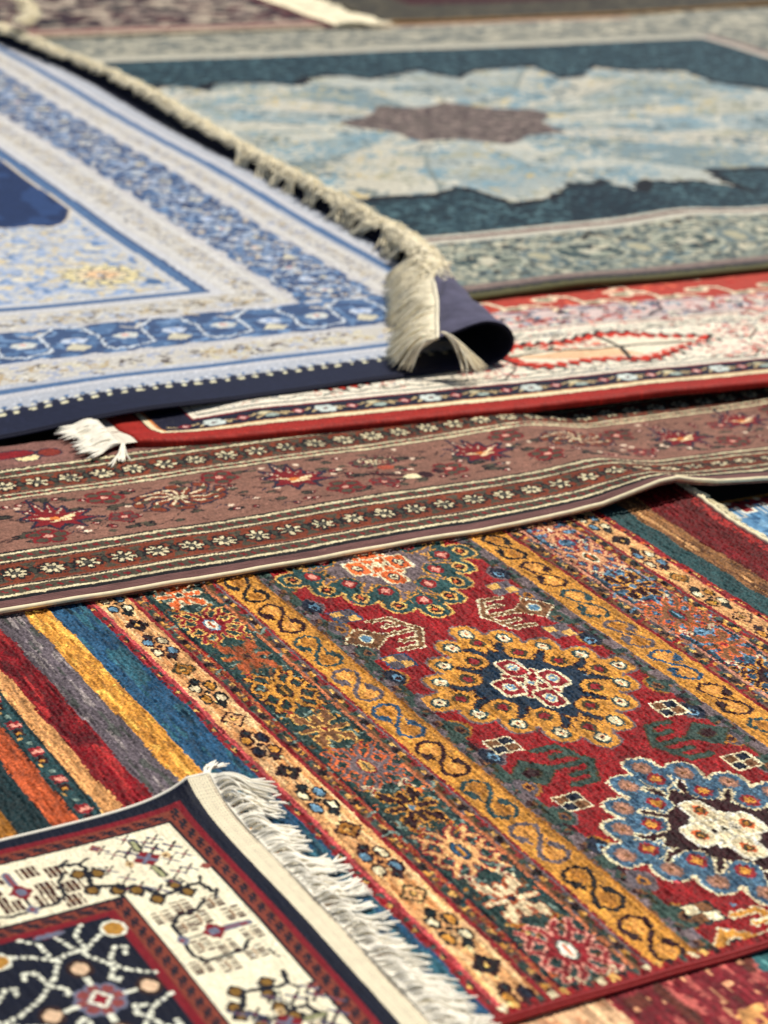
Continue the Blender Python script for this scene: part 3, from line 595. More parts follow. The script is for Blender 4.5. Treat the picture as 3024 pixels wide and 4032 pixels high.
def rosband(c, v0, v1, off, sd):
    c.rect(-30, 215, v0, v1, RS); m = (v0+v1)/2; r = np.random.default_rng(sd)
    for k in range(38):
        u = off+(k-5)*6.42
        for s in (1, -1):
            c.poly([(u+3.2-1.5, m+s*3.2), (u+3.2+1.5, m+s*3.2), (u+3.2, m+s*.9)], GB)
        c.line([(u-3.2, m-2.4*(-1)**k), (u-1.4, m+2.6*(-1)**k*.9), (u+1.4, m+2.6*(-1)**k*.9), (u+3.2, m+2.4*(-1)**k)], .28, BK)
        c.ell(u+3.2, m, .8, 1.4, BK); c.ell(u+3.2, m, .45, 1.0, (70,72,60))
        n = int(r.integers(6, 9)); t0 = r.uniform(0, 1); z_ = r.uniform(.86, 1.04)
        for q in range(n):
            a = t0+q*2*math.pi/n; c.line([(u+.9*math.cos(a), m+.9*math.sin(a)), (u+2.05*math.cos(a), m+2.0*math.sin(a))], 1.35, BK)
        for q in range(n):
            a = t0+q*2*math.pi/n; c.line([(u+1.15*math.cos(a), m+1.1*math.sin(a)), (u+(1.95*z_+r.uniform(-.25, .15))*math.cos(a), m+1.85*z_*math.sin(a))], r.uniform(.5, .78), RC)
        c.ell(u, m, .65, .6, (92,88,78))
c.rect(-30, 215, 3.2, 4.4, BK)
guard(c, 4.4, 8.4, 0); rosband(c, 8.9, 17.0, 12.0, 1); guard(c, 17.4, 21.2, 1); guard(c, 43.6, 46.2, 2); rosband(c, 46.5, 53.4, 11.3, 2); guard(c, 53.8, 57.6, 3); c.rect(-30, 215, 21.3, 21.7, BK); c.rect(-30, 215, 57.9, 72, (140,98,88))
def flower5(c, u, v, s=1, body=GB, rim=RD):
    for q in range(5):
        a = q*1.257+u; c.ell(u+2.0*s*math.cos(a), v+1.7*s*math.sin(a), 1.5*s, 1.2*s, rim)
    for q in range(5):
        a = q*1.257+u; c.ell(u+2.0*s*math.cos(a), v+1.7*s*math.sin(a), 1.0*s, .75*s, body)
    c.ell(u, v, 1.2*s, 1.0*s, RD); c.ell(u, v, .65*s, .5*s, (214,160,140))
def palmette(c, u, v, s=1, col=RD, ang=0):
    R = lambda a, b: (u+s*(a*math.cos(ang)-b*math.sin(ang)), v+s*(a*math.sin(ang)+b*math.cos(ang)))
    tips = [(-4.8, 1.2), (-4.2, 4.6), (-1.2, 7.6), (1.3, 6.2), (3.2, 4.0), (6.6, 1.6), (7.4, -1.6), (3.6, -4.2), (-.6, -4.4), (-4.4, -2.6)]
    ins = [(-2.8, 2.2), (-1.8, 3.2), (0, 3.4), (1.6, 3.2), (3.0, 1.6), (4.2, -.4), (3.0, -1.8), (1.2, -2.4), (-1.6, -2.2), (-2.8, -.6)]
    P_ = [x for ab in zip(tips, ins) for x in ab]
    c.poly([R(a*1.04, b*1.04) for a, b in P_], NV, .32, NV); c.poly([R(a*.94, b*.94) for a, b in P_], col)
    for (a, b) in tips[:6]: c.line([R(a*.42, b*.42), R(a*.82, b*.82)], .28*s, (206,186,160), dash=1.0)
    c.line([R(-1.8, .4), R(.4, -.6), R(3.4, .3)], .7*s, (232,206,160)); c.line([R(-.6, -1.2), R(2.6, -1.0)], .5*s, (232,206,160)); c.ell(*R(.2, -.2), .9*s, .6*s, (206,120,60))
def bigbloom(c, u, v, s=1, ph=.3, col=(140,64,36)):
    for q in range(10):
        a = ph+q*2*math.pi/10; L = (6.2+2.6*abs(math.cos(a)))*s; b = a+.42
        p = [(u+1.2*math.cos(a), v+1.0*math.sin(a)), (u+.6*L*math.cos(a), v+.5*L*math.sin(a)), (u+L*math.cos(b), v+.62*L*math.sin(b)), (u+L*1.05*math.cos(b+.22), v+.62*L*math.sin(b+.22))]
        c.line(p, 2.3*s, NV); c.line(p, 1.6*s, col); c.line([(x+.1, y+.42) for x, y in p[:3]], .38*s, (228,206,170))
        g = a+.3; c.ell(u+.8*L*math.cos(g), v+.5*L*math.sin(g), .9, .7, GB)
    c.ell(u, v, 2.0*s, 1.6*s, (110,60,40))
    for q in range(8):
        a = q*.785; c.line([(u+.5*math.cos(a), v+.4*math.sin(a)), (u+1.6*math.cos(a), v+1.3*math.sin(a))], .35, RC)
rr = np.random.default_rng(5)
for k in range(-3, 22):       # scrolling vines behind the flowers
    u = k*10.5; pts = [(u+1.9*j, 32+8.5*math.sin((u+1.9*j)/7.4+(k % 3))) for j in range(9)]; c.line(pts, .22, BK, dash=1.1)
for k in range(520):
    u, v = rr.uniform(-28, 213), rr.uniform(23.5, 42); q = rr.random()
    if q < .4: c.ell(u, v, rr.uniform(.8, 2.2), rr.uniform(.4, .9), BK); c.ell(u, v, rr.uniform(.6, 1.6), rr.uniform(.25, .6), GB)
    elif q < .62: c.dia(u, v, 1.2, .9, BK); c.dia(u, v, .9, .6, RD); c.dia(u+.2, v, .4, .3, (236,200,180))
    elif q < .8: c.line([(u, v), (u+1.6, v+.9), (u+3.0, v+.2)], .25, NV); c.dia(u+3.2, v, .8, .6, (232,206,180))
    else: c.line([(u, v), (u+rr.uniform(-3, 3), v+rr.uniform(-1.6, 1.6))], .5, (92,60,52))
for u, v in ((32.5, 38.8), (56.2, 40), (16.5, 25.6), (76, 27), (100, 29), (122, 28), (-6, 40), (146, 37.5), (120, 40), (168, 27), (190, 40)): flower5(c, u, v, 1.15)
for u, v in ((32.3, 29.4), (144.6, 27), (-12, 27), (84, 26.5), (172, 36)): flower5(c, u, v, .9, (104,76,70))
bigbloom(c, 45.5, 34.2); bigbloom(c, 134, 35, .95, .1); bigbloom(c, -20, 34, .9)
palmette(c, 20.3, 32.8, 1.15); palmette(c, 68.6, 34.4, 1.08, ang=-.1); palmette(c, 110, 34.3, 1.08, ang=.15); palmette(c, 157.5, 31.5, 1.05, ang=.1); palmette(c, 178, 37, .95); palmette(c, -4, 33, .9)
bigbloom(c, 87.7, 37, .55, .5, (124,30,30)); c.line([(84, 31), (88, 29), (91, 27.8)], 1.2, (70,20,26)); c.ell(90.8, 27.4, 1.9, 1.2, (236,222,180)); c.ell(93.8, 27.6, 1.5, 1.6, (58,14,26)); c.ell(97.2, 28.6, 1.0, 1.2, (58,14,26)); c.ell(88.5, 33.6, 1.8, 1.2, (176,84,60))
for u, v, col in ((8, 64, RD), (27, 62.2, (236,210,160)), (24.5, 64.5, RD), (32, 63.5, (140,50,36)), (44, 62, RD), (16, 61.5, GB)): c.ell(u, v, 5.2 if col == RD else 2.6, 2.2, NV); c.ell(u, v, 4.7 if col == RD else 2.2, 1.8, col)
c.line([(0, 59.6), (40, 59.4)], .3, BK, dash=1.4)
o, vb, a, b = sheet('pile', brown, wool_m, -30, 212, .2, 70, .2, z_brown, c, knot=.24, sp=.17, relief=.07, th=.7, streak=.22, jit=.8, tint=.25)
backing(brown, back_m, vb, a, b)
# corduroy-like ridges of the plain outer stripe, then the whipped ivory cord
uu = np.linspace(-31, 212, 420)
cz = z_brown(uu, uu*0)
tubes('selvedge_cord', np.stack([uu, -.25+.22*(vnoise(uu/4, uu*0, 9)-.5), cz+.02], -1)[None], .42, cotton_m, brown, sides=8, taper=False)
mauve_m = mat('mauve_wool', base=(128,92,88), rough=.8, bump=.9, bscale=260, vary=.25, vscale=40, stretch=(.35, 1.6, 1))
for j in range(5):
    tubes('ribbed_stripe', np.stack([uu, .55+j*.56+.12*(vnoise(uu/1.3, uu*0+j, 19)-.5), z_brown(uu, uu*0+.55+j*.56)-.14+.06*(vnoise(uu/1.1, uu*0+j, 29)-.5)], -1)[None], .33, mauve_m, brown, sides=7, taper=False)
# ---- small pale blue rug peeping out on the right
side = thing('blue_edge_rug', 'pale blue rug with red stepped edge, mostly hidden, at far right middle', 'rug', MAIN_O[0], MAIN_O[1], -.03, -58.8)
c = Chart(-70, -10, 60, 130, .2, (92,138,176))
W = c.win(-70, -10, 60, 130); c.put(W, vnoise(W[1]/3, W[2]/.8, 3) > .66, (122,164,194)); c.put(W, vnoise(W[1]/2, W[2]/.8, 5) > .76, (62,108,150))
c.rect(-70, -52.6, 60, 130, 'ivory'); c.rect(-70, -53.3, 60, 130, 'crimson'); c.rect(-70, -56.5, 60, 130, 'gold'); c.rect(-70, -58, 60, 130, (120,90,40))
for k in range(9):
    v = 70+k*6.6; c.rect(-54.2, -50.6, v-1.7, v+1.7, 'ivory'); c.rect(-54.2, -51.2, v-1.1, v+1.1, 'crimson'); c.rect(-54.0, -49.0, v+2.4, v+4.6, 'ivory'); c.rect(-54.0, -49.5, v+3.0, v+4.2, (92,138,176))
for k in range(26): c.dia(-56, 62+k*2.4, .9, .8, ['maroon', 'teal', 'cream'][k % 3])
o, vb, a, b = sheet('pile', side, wool_m, -58, -12, 62, 126, .3, lambda U, V: .2*(vnoise(U/8, V/8, 41)-.5), c, knot=.3, sp=.16, relief=.07, streak=.3)
backing(side, back_m, vb, a, b)

# ---- red and ivory rug
redr = thing('red_bordered_rug', 'ivory and navy rug with plush red edge and white fringe at its left end', 'rug', -.4824, 3.9263, .026, 27.6)
RR = (176,44,34); OR = (190,72,58); RI = (236,226,206); RN = (28,30,56)
def z_red(U, V):
    return .12*(vnoise(U/14, V/20, 81)-.5)*2+.35*np.exp(-((U-118)/11)**2)*np.exp(-np.maximum(V, 0)/30)+.25*np.exp(-((U-128)/14)**2)*sstep(V, 35, 60)-.9*sstep(V, 58, 64)-.5*sstep(U, 150, 200)-1.5*(1-sstep(U, 8, 34))*sstep(V, 2, 12)
c = Chart(-2, 232, -5, 84, .16, RR)
c.rect(5.8, 232, 4.3, 90, (70,26,26)); c.rect(6.2, 232, 4.7, 90, 'cream'); c.rect(7.6, 232, 6.5, 90, (196,120,66)); c.rect(8.1, 232, 7.0, 90, RN); c.rect(15.6, 232, 13.2, 90, 'crimson'); c.rect(16.2, 232, 14.0, 90, RI); c.rect(17.4, 232, 15.4, 90, (96,104,100)); c.rect(17.8, 232, 16.0, 90, RI)
for k in range(60):
    u = 13+k*6.0; f = k % 4
    c.line([(u-3.4, 9.6+.9*(-1)**k), (u, 10.2-.9*(-1)**k), (u+3.0, 10+.9*(-1)**k)], .55, (206,180,132))
    if f in (0, 2): c.dia(u, 10, 1.7, 1.5, 'crimson'); c.dia(u, 10, .9, .8, (236,190,180))
    elif f == 1:
        for q in range(6): c.ell(u+1.6*math.cos(q*1.05), 10+1.4*math.sin(q*1.05), 1.0, .8, (206,214,206))
        c.ell(u, 10, .6, .5, (120,60,60))
    else: c.ell(u, 9.2, 1.5, .8, (160,176,166)); c.ell(u-1.2, 11, 1.2, .7, (206,196,160))
    c.rect(u-.3, u+.3, 6.6, 7.1, (206,180,132))
c.scatter(20, 230, 17, 46, 1300, [(150,150,132), (200,90,70), (90,90,84), (206,170,150), (120,124,140)], .25, .5, 4, .7)
def leafy(c, u, v, L, H, seed):
    """large leaf with a saw-toothed red and black edge, drawn as three nested outlines"""
    n = 17; E = []
    for sg in (1, -1):
        for i in range(n):
            f = (i+.5)/n; f = f if sg > 0 else 1-f; h = H*.5*(math.sin(math.pi*f**.75))**.7*(.86+.2*math.sin(f*11+1))
            x = u+L*(f-.5); E += [(x-.9, v+sg*(h-.2)+2.0*(f-.5)), (x+1.2, v+sg*(h+1.7)+2.0*(f-.5)), (x+1.5, v+sg*(h-.2)+2.0*(f-.5))]
    sc = lambda k, w: [(u+(a-u)*k, v+(b-v)*w) for a, b in E]
    c.poly(sc(1.05, 1.12), (24,22,24)); c.poly(sc(1.0, 1.0), (214,58,40)); c.poly(sc(.90, .74), (236,224,200)); 
    c.poly([(u-L*.44, v-.5), (u-L*.2, v-H*.26), (u+L*.12, v-H*.30), (u+L*.02, v-.4), (u-L*.2, v+.6)], (226,186,148))
    c.line([(u-L*.45, v-.3), (u-L*.25, v+1.9), (u-L*.05, v-.2), (u+L*.14, v+.5), (u+L*.4, v-.2)], .9, (80,76,62)); c.line([(u+1, v-H*.4), (u+3.4, v), (u+2.0, v+H*.42)], 1.2, (52,48,42))
    c.scatter(u-L*.26, u+.5, v+H*.08, v+H*.3, 34, [(206,74,60), (150,50,44), (226,120,90)], .4, 1.0, seed); c.scatter(u-L*.36, u-L*.2, v+H*.12, v+H*.28, 10, [(90,96,80)], .4, .8, seed+1, .6)
leafy(c, 122, 29.5, 58, 20, 3); leafy(c, 48, 29.5, 50, 18, 4); leafy(c, 208, 29, 46, 19, 6)
for k in range(26):
    u = 30+k*8; c.line([(u, 41.5-(k % 2)), (u+4, 40), (u+8, 41.6-((k+1) % 2))], .6, (76,80,76)); c.line([(u, 17.6), (u+4, 18.8), (u+8, 17.4)], .5, (104,110,100))
for u, v in ((160, 34), (171, 26), (84, 36), (152, 21), (180, 38), (88, 22), (164, 22), (186, 30), (176, 41)):
    c.scatter(u-6, u+6, v-5, v+5, 60, [(206,80,66), (170,60,56), (236,190,176)], .3, .8, int(u)); c.line([(u-7, v-4), (u, v-6), (u+6, v), (u+4, v+5)], .45, (70,74,66))
c.rect(15, 232, 42.5, 43.1, (110,116,110)); c.rect(15, 232, 45.4, 46.1, 'crimson'); c.rect(15, 232, 47.0, 58.5, (206,186,180)); c.rect(15, 232, 47.0, 47.5, (150,150,146))
c.scatter(15, 232, 47.5, 58, 620, ['crimson', RN, 'lblue', (226,220,200), OR, 'pink', (120,124,140), RN], .45, 1.1, 8, .3)
c.rect(15, 232, 58.3, 59.0, (120,110,130)); c.rect(15, 232, 59.0, 84, OR); c.scatter(15, 232, 59, 84, 90, [(226,110,84), (190,50,40), (236,200,170)], .6, 1.8, 9, .5)
for k in range(14):
    u = 84+k*11; v = 66+2.5*(-1)**k; c.ell(u, v, 3.6, 2.0, (232,210,180)); c.ell(u, v, 2.2, 1.2, (120,120,96)); c.line([(u+3, v+2), (u+7, v+1), (u+9, v-4), (u+7.5, v-6)], 1.4, (230,206,176), .3, (90,30,28)); c.ell(u+4, 60.4, 3.4, 1.3, (196,190,186)); c.scatter(u-5, u+5, 59.5, 62, 8, [(70,76,110), (206,200,200)], .4, .8, k)
def w_red(U, V): return U-.0*V, V-3.2+.9*np.exp(-np.maximum(U, 0)/9)*3.4
o, vb, a, b = sheet('pile', redr, wool_m, 0, 230, .3, 83, .21, z_red, c, knot=.24, sp=.12, relief=.06, th=.9, streak=.2, warp=w_red, edge=.7)
backing(redr, back_m, vb, a, b)
vv = np.arange(-0.0, 60, .2); uu = np.arange(-3.3, .3, .15); U, V = np.meshgrid(uu, vv); X, Y = w_red(np.maximum(U, 0), V); X = X+np.minimum(U, 0)
z = z_red(U, V)-.45+.03*np.sin(V*9)+.02*np.sin(U*14)-.12*(U < -2)
link('kilim_end', mesh_np('kilim_end', np.stack([X, Y, z], -1).reshape(-1, 3)*.01, grid_quads(len(uu), len(vv)), np.tile(C((232,224,206)), (U.size, 1))), kil_m, redr)
rt = lambda t: (-3.2, -.1+14*t, -.3)
S_ = np.concatenate([strands(rt, lambda t: (-.93, -.36), 190, 9.0, .05, .6, .12, k=9, floor=-1.0, seed=31, clump=11, zlift=.7, spread=.08), strands(lambda t: (-2.4, .0+.8*t, -.5), lambda t: (-.45, -.89), 12, 10, 0, .8, .14, k=9, floor=-1.3, seed=33, clump=6, zlift=.3)])
tubes('fringe', S_, .16, cottonw_m, redr, sides=6)

# ---- pale blue silk rug with the rolled corner
blue = thing('blue_silk_rug', 'pale blue silk rug with navy edge, cream fringe and a corner rolled back', 'rug', .0876, 4.5039, .035, 31.5)
SN = (36,40,66); SB = (88,118,158); SL = (180,184,192); SC = (194,190,182); SD = (72,94,134); SY = (226,212,164)
def w_blue(U, V): return U+.028*np.maximum(V-20, 0), V-0*U
DROP = lambda U, V: 2.5*(1-sstep(U, -112, -68))*(1-sstep(V, 2, 26))
def z_blue(U, V): return -DROP(U, V)+.15*(vnoise(U/16, V/16, 91)-.5)*2+.35*np.sin(V/23+U/60)*sstep(V, 60, 120)
# rolled edge profile along the short end
VK = [-8, -4, 20, 50, 90, 180, 270, 310, 375, 470]; E0 = [7, 8.5, 15.5, 27.5, 34.6, 35.8, 39, 36, 29, 26]
RA = [8, 8, 6.6, 4.4, 3.2, 2.9, 3.0, 3.0, 3.0, 3.0]; RB = [4.6, 4.6, 4.0, 3.1, 2.6, 2.4, 2.6, 2.5, 2.5, 2.5]; FL = [12.5, 11, 3.5, .6, .4, .4, .5, .4, .4, .4]
E0f = lambda V: np.interp(V, VK, E0)
c = Chart(-150, 48, -12, 470, .3, SL)
def frame(c, a, v, col):     # L-shaped stripe: inside v from the long side and a from the short end
    c.rect(-150, 48-a, v, 470, col)
frame(c, 0, -12, SN); frame(c, 13.2, 6.6, SL)
for k in range(60): c.rect(-150+k*3.3, -150+k*3.3+1.5, 5.9, 7.7, SL); c.rect(-150+k*3.3-.3, -150+k*3.3+.9, 4.3, 5.4, (226,220,186)); c.rect(-150+k*3.3+1.6, -150+k*3.3+2.5, 7.0, 8.4, SB); c.rect(-150+k*3.3+.6, -150+k*3.3+1.4, 6.5, 7.2, (226,220,186))
for k in range(110): v = 4+k*2.9; c.rect(33.3, 35.6, v, v+1.3, SL)
frame(c, 17.5, 11.2, (196,196,200)); frame(c, 20.0, 13.0, SB); frame(c, 23.0, 15.4, SL); frame(c, 24.5, 17.2, SC)
c.scatter(-150, 24, 18, 25.5, 420, [(206,202,190), (160,168,188), (176,158,128), (110,102,98), (206,198,168)], .4, 1.0, 3, .5); c.rect(15.2, 17, 22, 420, (204,202,198)); c.rect(21.4, 23, 20, 420, (204,202,198)); c.scatter(17.2, 21, 22, 400, 1500, [(204,200,192), (156,164,184), (176,162,136), (136,134,140)], .25, .6, 5, .3)
frame(c, 33.4, 26.4, (194,192,192)); frame(c, 34.6, 28.2, SD)
W = c.win(-150, 14, 28.4, 470); mm = (W[2] > 28.4) & (W[1] < 13.2); c.put(W, mm & (vnoise(W[1]/3, W[2]/2, 6) > .55), SB); c.put(W, mm & (vnoise(W[1]/2, W[2]/1.5, 7) > .72), (112,140,176))
def vunit(T, k):
    s = 1; vl = (198,206,214)
    c.line([T(a, b) for a, b in ((0, 16), (1.8, 12), (.6, 4), (5, 1.8), (12, 4.6), (12.6, 14.5), (18, 19.5), (24, 18))], .75, vl, .25, (54,72,110))
    c.line([T(a, b) for a, b in ((24, 18), (25.4, 11), (24, 4), (26, 2))], .75, vl, .25, (54,72,110))
    for a, b in ((7.5, 10), (19, 10)):
        for q in range(6): c.ell(*T(a+1.9*math.cos(q*1.05), b+1.5*math.sin(q*1.05)), 1.1, .9, (204,206,200) if a < 10 else (190,200,216))
        c.ell(*T(a, b), .9, .8, (206,160,150) if a < 10 else (120,150,196))
    p = [T(a, b) for a, b in ((15, 4.6), (17.6, 8.2), (21.6, 5.4), (18.5, 3.4))]; c.poly(p, (200,194,172), .3, SD)
    c.line([T(9, 16), T(11.5, 14.5), T(14, 17)], .8, (190,186,180))
for k in range(-6, 4):
    vunit(lambda a, b, k=k: (-87+k*23.6+a if k < 9 else 0, 28.6+b) if -87+k*23.6+a < 12 else (12, 28.6+b), k)
for k in range(17): vunit(lambda a, b, k=k: (12.6-b, 50+k*19.5+a*.8), k)
W = c.win(-8, 13, 50, 420); mm = (W[1] > -7.5) & (W[1] < 12.8); c.put(W, mm & (vnoise(W[1]/1.6, W[2]/1.3, 61) > .66), (58,78,118)); c.put(W, mm & (vnoise(W[1]/1.4, W[2]/1.2, 62) > .74), (150,166,190)); c.put(W, mm & (vnoise(W[1]/1.2, W[2]/1.1, 63) > .82), (196,184,166))
frame(c, 56.0, 48.5, (192,190,190)); 
for k in range(24): c.ell(-150+k*11.8+4, 48.3, 2.6, 1.2, (192,190,190)); c.ell(-150+k*11.8, 28.0, 2.6, 1.3, (192,190,190)); c.ell(-8.2, 56+k*12.3, 1.4, 2.8, (192,190,190)); c.ell(13.6, 50+k*12.3, 1.4, 2.8, (192,190,190))
frame(c, 57.5, 50.4, SC); c.scatter(-150, -10, 51, 58, 380, [(206,202,190), (166,174,190), (180,162,128), (130,122,112), SL], .4, 1.1, 8, .4); c.rect(-11.8, -9.8, 52, 420, (204,202,198)); c.rect(-21.3, -18.6, 60, 420, (204,202,198)); c.scatter(-18.4, -12, 56, 400, 1600, [(204,200,190), (156,164,184), (176,160,130), (126,120,118)], .25, .65, 9, .4)
frame(c, 69.5, 60.0, (198,198,200)); frame(c, 72.4, 62.5, SD); frame(c, 73.4, 62.9, SB); frame(c, 76.2, 65.6, (196,196,196)); frame(c, 78.6, 67.2, (172,182,200))
W = c.win(-150, -31, 67.4, 470); mm = (W[1] < -30.8) & (W[2] > 67.4)
for i, (th, col) in enumerate(((.5, (192,192,190)), (.62, (144,164,194)), (.7, (200,186,156)), (.72, (206,202,190)), (.8, (106,134,174)))): c.put(W, mm & (vnoise(W[1]/1.9, W[2]/1.5, 50+i) > th), col)
for q in range(13):
    a = -.4+q*.5; cx, cy = -44, 83; L = 12; c.poly([(cx+3*math.cos(a-.3), cy+2.5*math.sin(a-.3)), (cx+L*math.cos(a), cy+L*.9*math.sin(a)), (cx+3*math.cos(a+.3), cy+2.5*math.sin(a+.3))], SY, .3, (190,180,150)); 
for ring_, n, col in ((8, 14, SY), (5, 9, (232,214,176)), (2.6, 6, (226,190,150))):
    for q in range(n):
        a = q*2*math.pi/n; c.ell(-44+ring_*math.cos(a), 83+ring_*.85*math.sin(a), 1.9, 1.5, (96,100,110)); c.ell(-44+ring_*math.cos(a)+.2, 83+ring_*.85*math.sin(a)+.2, 1.5, 1.2, col)
c.ell(-34.0, 74.5, 2.2, 2.6, SB)
P_ = [(-29.5, 142), (-32, 136), (-36, 130), (-40, 128), (-44, 131), (-49, 130), (-56, 132), (-62, 126), (-70, 130), (-84, 124), (-150, 120), (-150, 470), (-30, 470)]
c.poly(P_, (40,60,104), .8, (206,196,180)); W = c.win(-150, -30, 130, 300); mm = (vnoise(W[1]/5, W[2]/5, 3) > .56) & (np.abs(W[0]-C((40,60,104))).sum(-1) < .01); c.put(W, mm, (52,78,128))
# pile sheet ends where the roll begins: rows are stretched to that line
def w_blue2(U, V):
    Vn = V-.9*(1-sstep(U, -60, -12))*(1-sstep(V, 0, 12))
    return U+.028*np.maximum(V-20, 0), Vn
nu_, nv_ = 300, 760
vs_ = np.linspace(-4.2, 400, nv_); tt_ = np.linspace(0, 1, nu_)**.8
e_ = E0f(vs_)
U = -135+(e_[:, None]+135)*tt_[None, :]; V = np.repeat(vs_[:, None], nu_, 1)
cc = c.sample(U, V, .5, sp=.06, jit=.3); cc = cc*(1+.12*(vnoise(U/9, V/1.2, 5)-.5))[..., None]
Z = z_blue(U, V)+.05*(hsh(np.floor(U/.5), np.floor(V/.5), 4)-.5); X, Y = w_blue2(U, V)
link('pile', mesh_np('pile', np.stack([X, Y, Z], -1).reshape(-1, 3)*.01, grid_quads(nu_, nv_), cc.reshape(-1, 3)), silk_m, blue)
backing(blue, back_m, np.stack([X, Y, Z-.7], -1)[::4, ::4].reshape(-1, 3)[:], len(range(0, nu_, 4)), len(range(0, nv_, 4)))
# navy plain edge along the near long side, rounded over
back2_m = mat('knotted_silk_back', attr=True, rough=.8, sheen=.05, bump=.9, bscale=420, vary=.22, vscale=30, spec=.15)
navyc_m = mat('navy_cloth', base=(30,33,56), rough=.75, sheen=.12, bump=.35, bscale=600, vary=.12, vscale=14)
uu = np.linspace(-135, 8.5, 300); ph = np.linspace(0, 1, 10)
EV = -4.2-.9*(1-sstep(uu, -60, -12))
rim = [(-.9*math.sin(p*math.pi), -.45+.42*math.cos(p*math.pi)) for p in ph]
RV = np.array([[(u, ev+y, float(zb)+zz) for u, ev, zb in zip(uu, EV, z_blue(uu, uu*0-4.2))] for y, zz in rim])
link('rounded_edge', mesh_np('rounded_edge', RV.reshape(-1, 3)*.01, grid_quads(300, 10)), navyc_m, blue)
tubes('edge_piping', np.stack([uu, EV-.15, z_blue(uu, uu*0-4.2)-.15], -1)[None], .3, navyc_m, blue, sides=7, taper=False)
# the roll: inner (pile) side and outer side, closed at the free edges
def roll_pt(V, s, off):
    e = np.interp(V, VK, E0); a = np.interp(V, VK, RA); b = np.interp(V, VK, RB); f = np.interp(V, VK, FL)
    wob = .35*np.sin(V/9.)+.25*np.sin(V/4.1+1); b = b+wob*.25*sstep(V, 30, 60)+.14*np.sin(V*.42+s*4); e = e+wob*.5*sstep(V, 30, 70)
    pm = math.pi*(1-.30*sstep(V, 42, 85))
    if s <= 1:
        p = s*pm; x = e+(a+off)*np.sin(p); z = b-(b+off)*np.cos(p)
    else:
        q = s-1; x = e+(a+off)*np.sin(pm)-q*f; z = b-(b+off)*np.cos(pm)-q*q*f*.16-q*f*.04+off*0
    return np.stack([x+.028*np.maximum(V-20, 0), V+0*x, z-.03], -1)
ss = np.concatenate([np.linspace(0, 1, 26), np.linspace(1.08, 2, 12)]); VV = np.linspace(-5.0, 400, 500)
inner = np.stack([roll_pt(VV, s, 0) for s in ss], 0); outer = np.stack([roll_pt(VV, s, .62) for s in ss], 0)
G_ = np.concatenate([inner, outer[::-1], inner[:1]], 0)          # (2n+1, nv, 3)
rc = np.tile(C((34,36,60)), (G_.shape[0], G_.shape[1], 1)).astype(float)
n1 = len(ss)
rc[n1:2*n1] = C((96,94,116))
for j in range(n1, 2*n1):                                   # woven-through dots near the fold of the corner
    s = ss[2*n1-1-j]
    if .45 < s < .68: m_ = (VV > 9) & (VV < 31) & (np.mod(np.floor(VV/.9)+j, 2) == 0); rc[j, m_] = C((196,198,206))
link('rolled_edge', mesh_np('rolled_edge', G_.reshape(-1, 3)*.01, grid_quads(G_.shape[1], G_.shape[0]), rc.reshape(-1, 3)), back2_m, blue)
cap = np.stack([np.concatenate([inner[:, 0], outer[:, 0]])], 0)[0]
link('roll_hem', mesh_np('roll_hem', cap*.01, np.array([[i, i+1, n1+i+1, n1+i] for i in range(n1-1)])), navyc_m, blue)
fr = lambda t: tuple(roll_pt(np.array(-5+400*t**1.0), 2.0, .4).tolist())
ed = np.array([fr(t) for t in np.linspace(0, 1, 400)]); tubes('fringe_braid', (ed+np.array([0, 0, .1]))[None], .42, beige_m, blue, sides=7, taper=False)
fA = strands(lambda t: fr(t*.15), lambda t: (-.97, .24), 950, 9.4, 0, 1.0, .34, k=10, seed=41, clump=11, zlift=1.2, spread=.25)
z0 = fA[:, 0, 2:3]; f_ = np.linspace(0, 1, 10)[None]; r_ = np.random.default_rng(4); lift = r_.uniform(0, 1.5, (len(fA), 1))
fA[:, :, 2] = np.clip(z0-(z0-1.0)*(f_*1.08)**1.5, .5, None)+lift*np.sin(f_*2.6)+.15*np.sin(f_*9+z0*3)
def wool(n, t0, t1, seed, L=5.0, bf=None):
    """short matted threads that curl over the raised edge"""
    r = np.random.default_rng(seed); t = r.uniform(t0, t1, n); t = np.clip(t+.0045*np.sin(t*260)+.003*np.sin(t*610), t0, 1); base = np.array([(bf or fr)(x) for x in t]); k = 8; a0 = r.uniform(-2.4, 1.9, n); sw = r.uniform(-3.2, 3.2, n); out = np.zeros((n, k, 3))
    base[:, 0] += r.uniform(-.8, 1.2, n); base[:, 2] += r.uniform(-.2, .9, n); p = base.copy(); ph = r.uniform(0, 6, n)
    for j in range(k):
        out[:, j] = p; a = a0+sw*j/k; s = L/k*r.uniform(.7, 1.2, n)
        p = p+np.stack([np.cos(a)*s, np.sin(a)*s, .30*np.sin(ph+j*1.1)-.13*j/k*6*np.abs(np.cos(a))*.35], -1)
    return out
fB = np.concatenate([wool(3200, .12, 1, 43), wool(700, .10, .20, 47, 5.5)])
loop = np.array([(44, 356, 8.5), (50, 363, 10), (54, 378, 11), (56, 394, 11), (53, 402, 10.5), (46, 404, 9)], float)
fD = wool(700, 0, 1, 61, 5.0, lambda t: [float(np.interp(t*5, range(6), loop[:, i])) for i in range(3)])
fB = np.concatenate([fB, fD])
fC = strands(lambda t: fr(.15+.32*t), lambda t: (-.8, -.5), 150, 6.5, 0, 4.2, .5, k=8, seed=44, clump=10, zlift=.6, spread=.5)
tubes('fringe', fA, .17, beige_m, blue, sides=5)
tubes('curled_fringe', np.concatenate([fB, fC]), .21, beige_m, blue, sides=5)
tail = strands(lambda t: (-2.4+.5*t, -5.0, 8.7), lambda t: (.75, -.65), 34, 9.0, 0, 7.0, .45, k=9, seed=46, clump=7, zlift=.8, spread=.4)
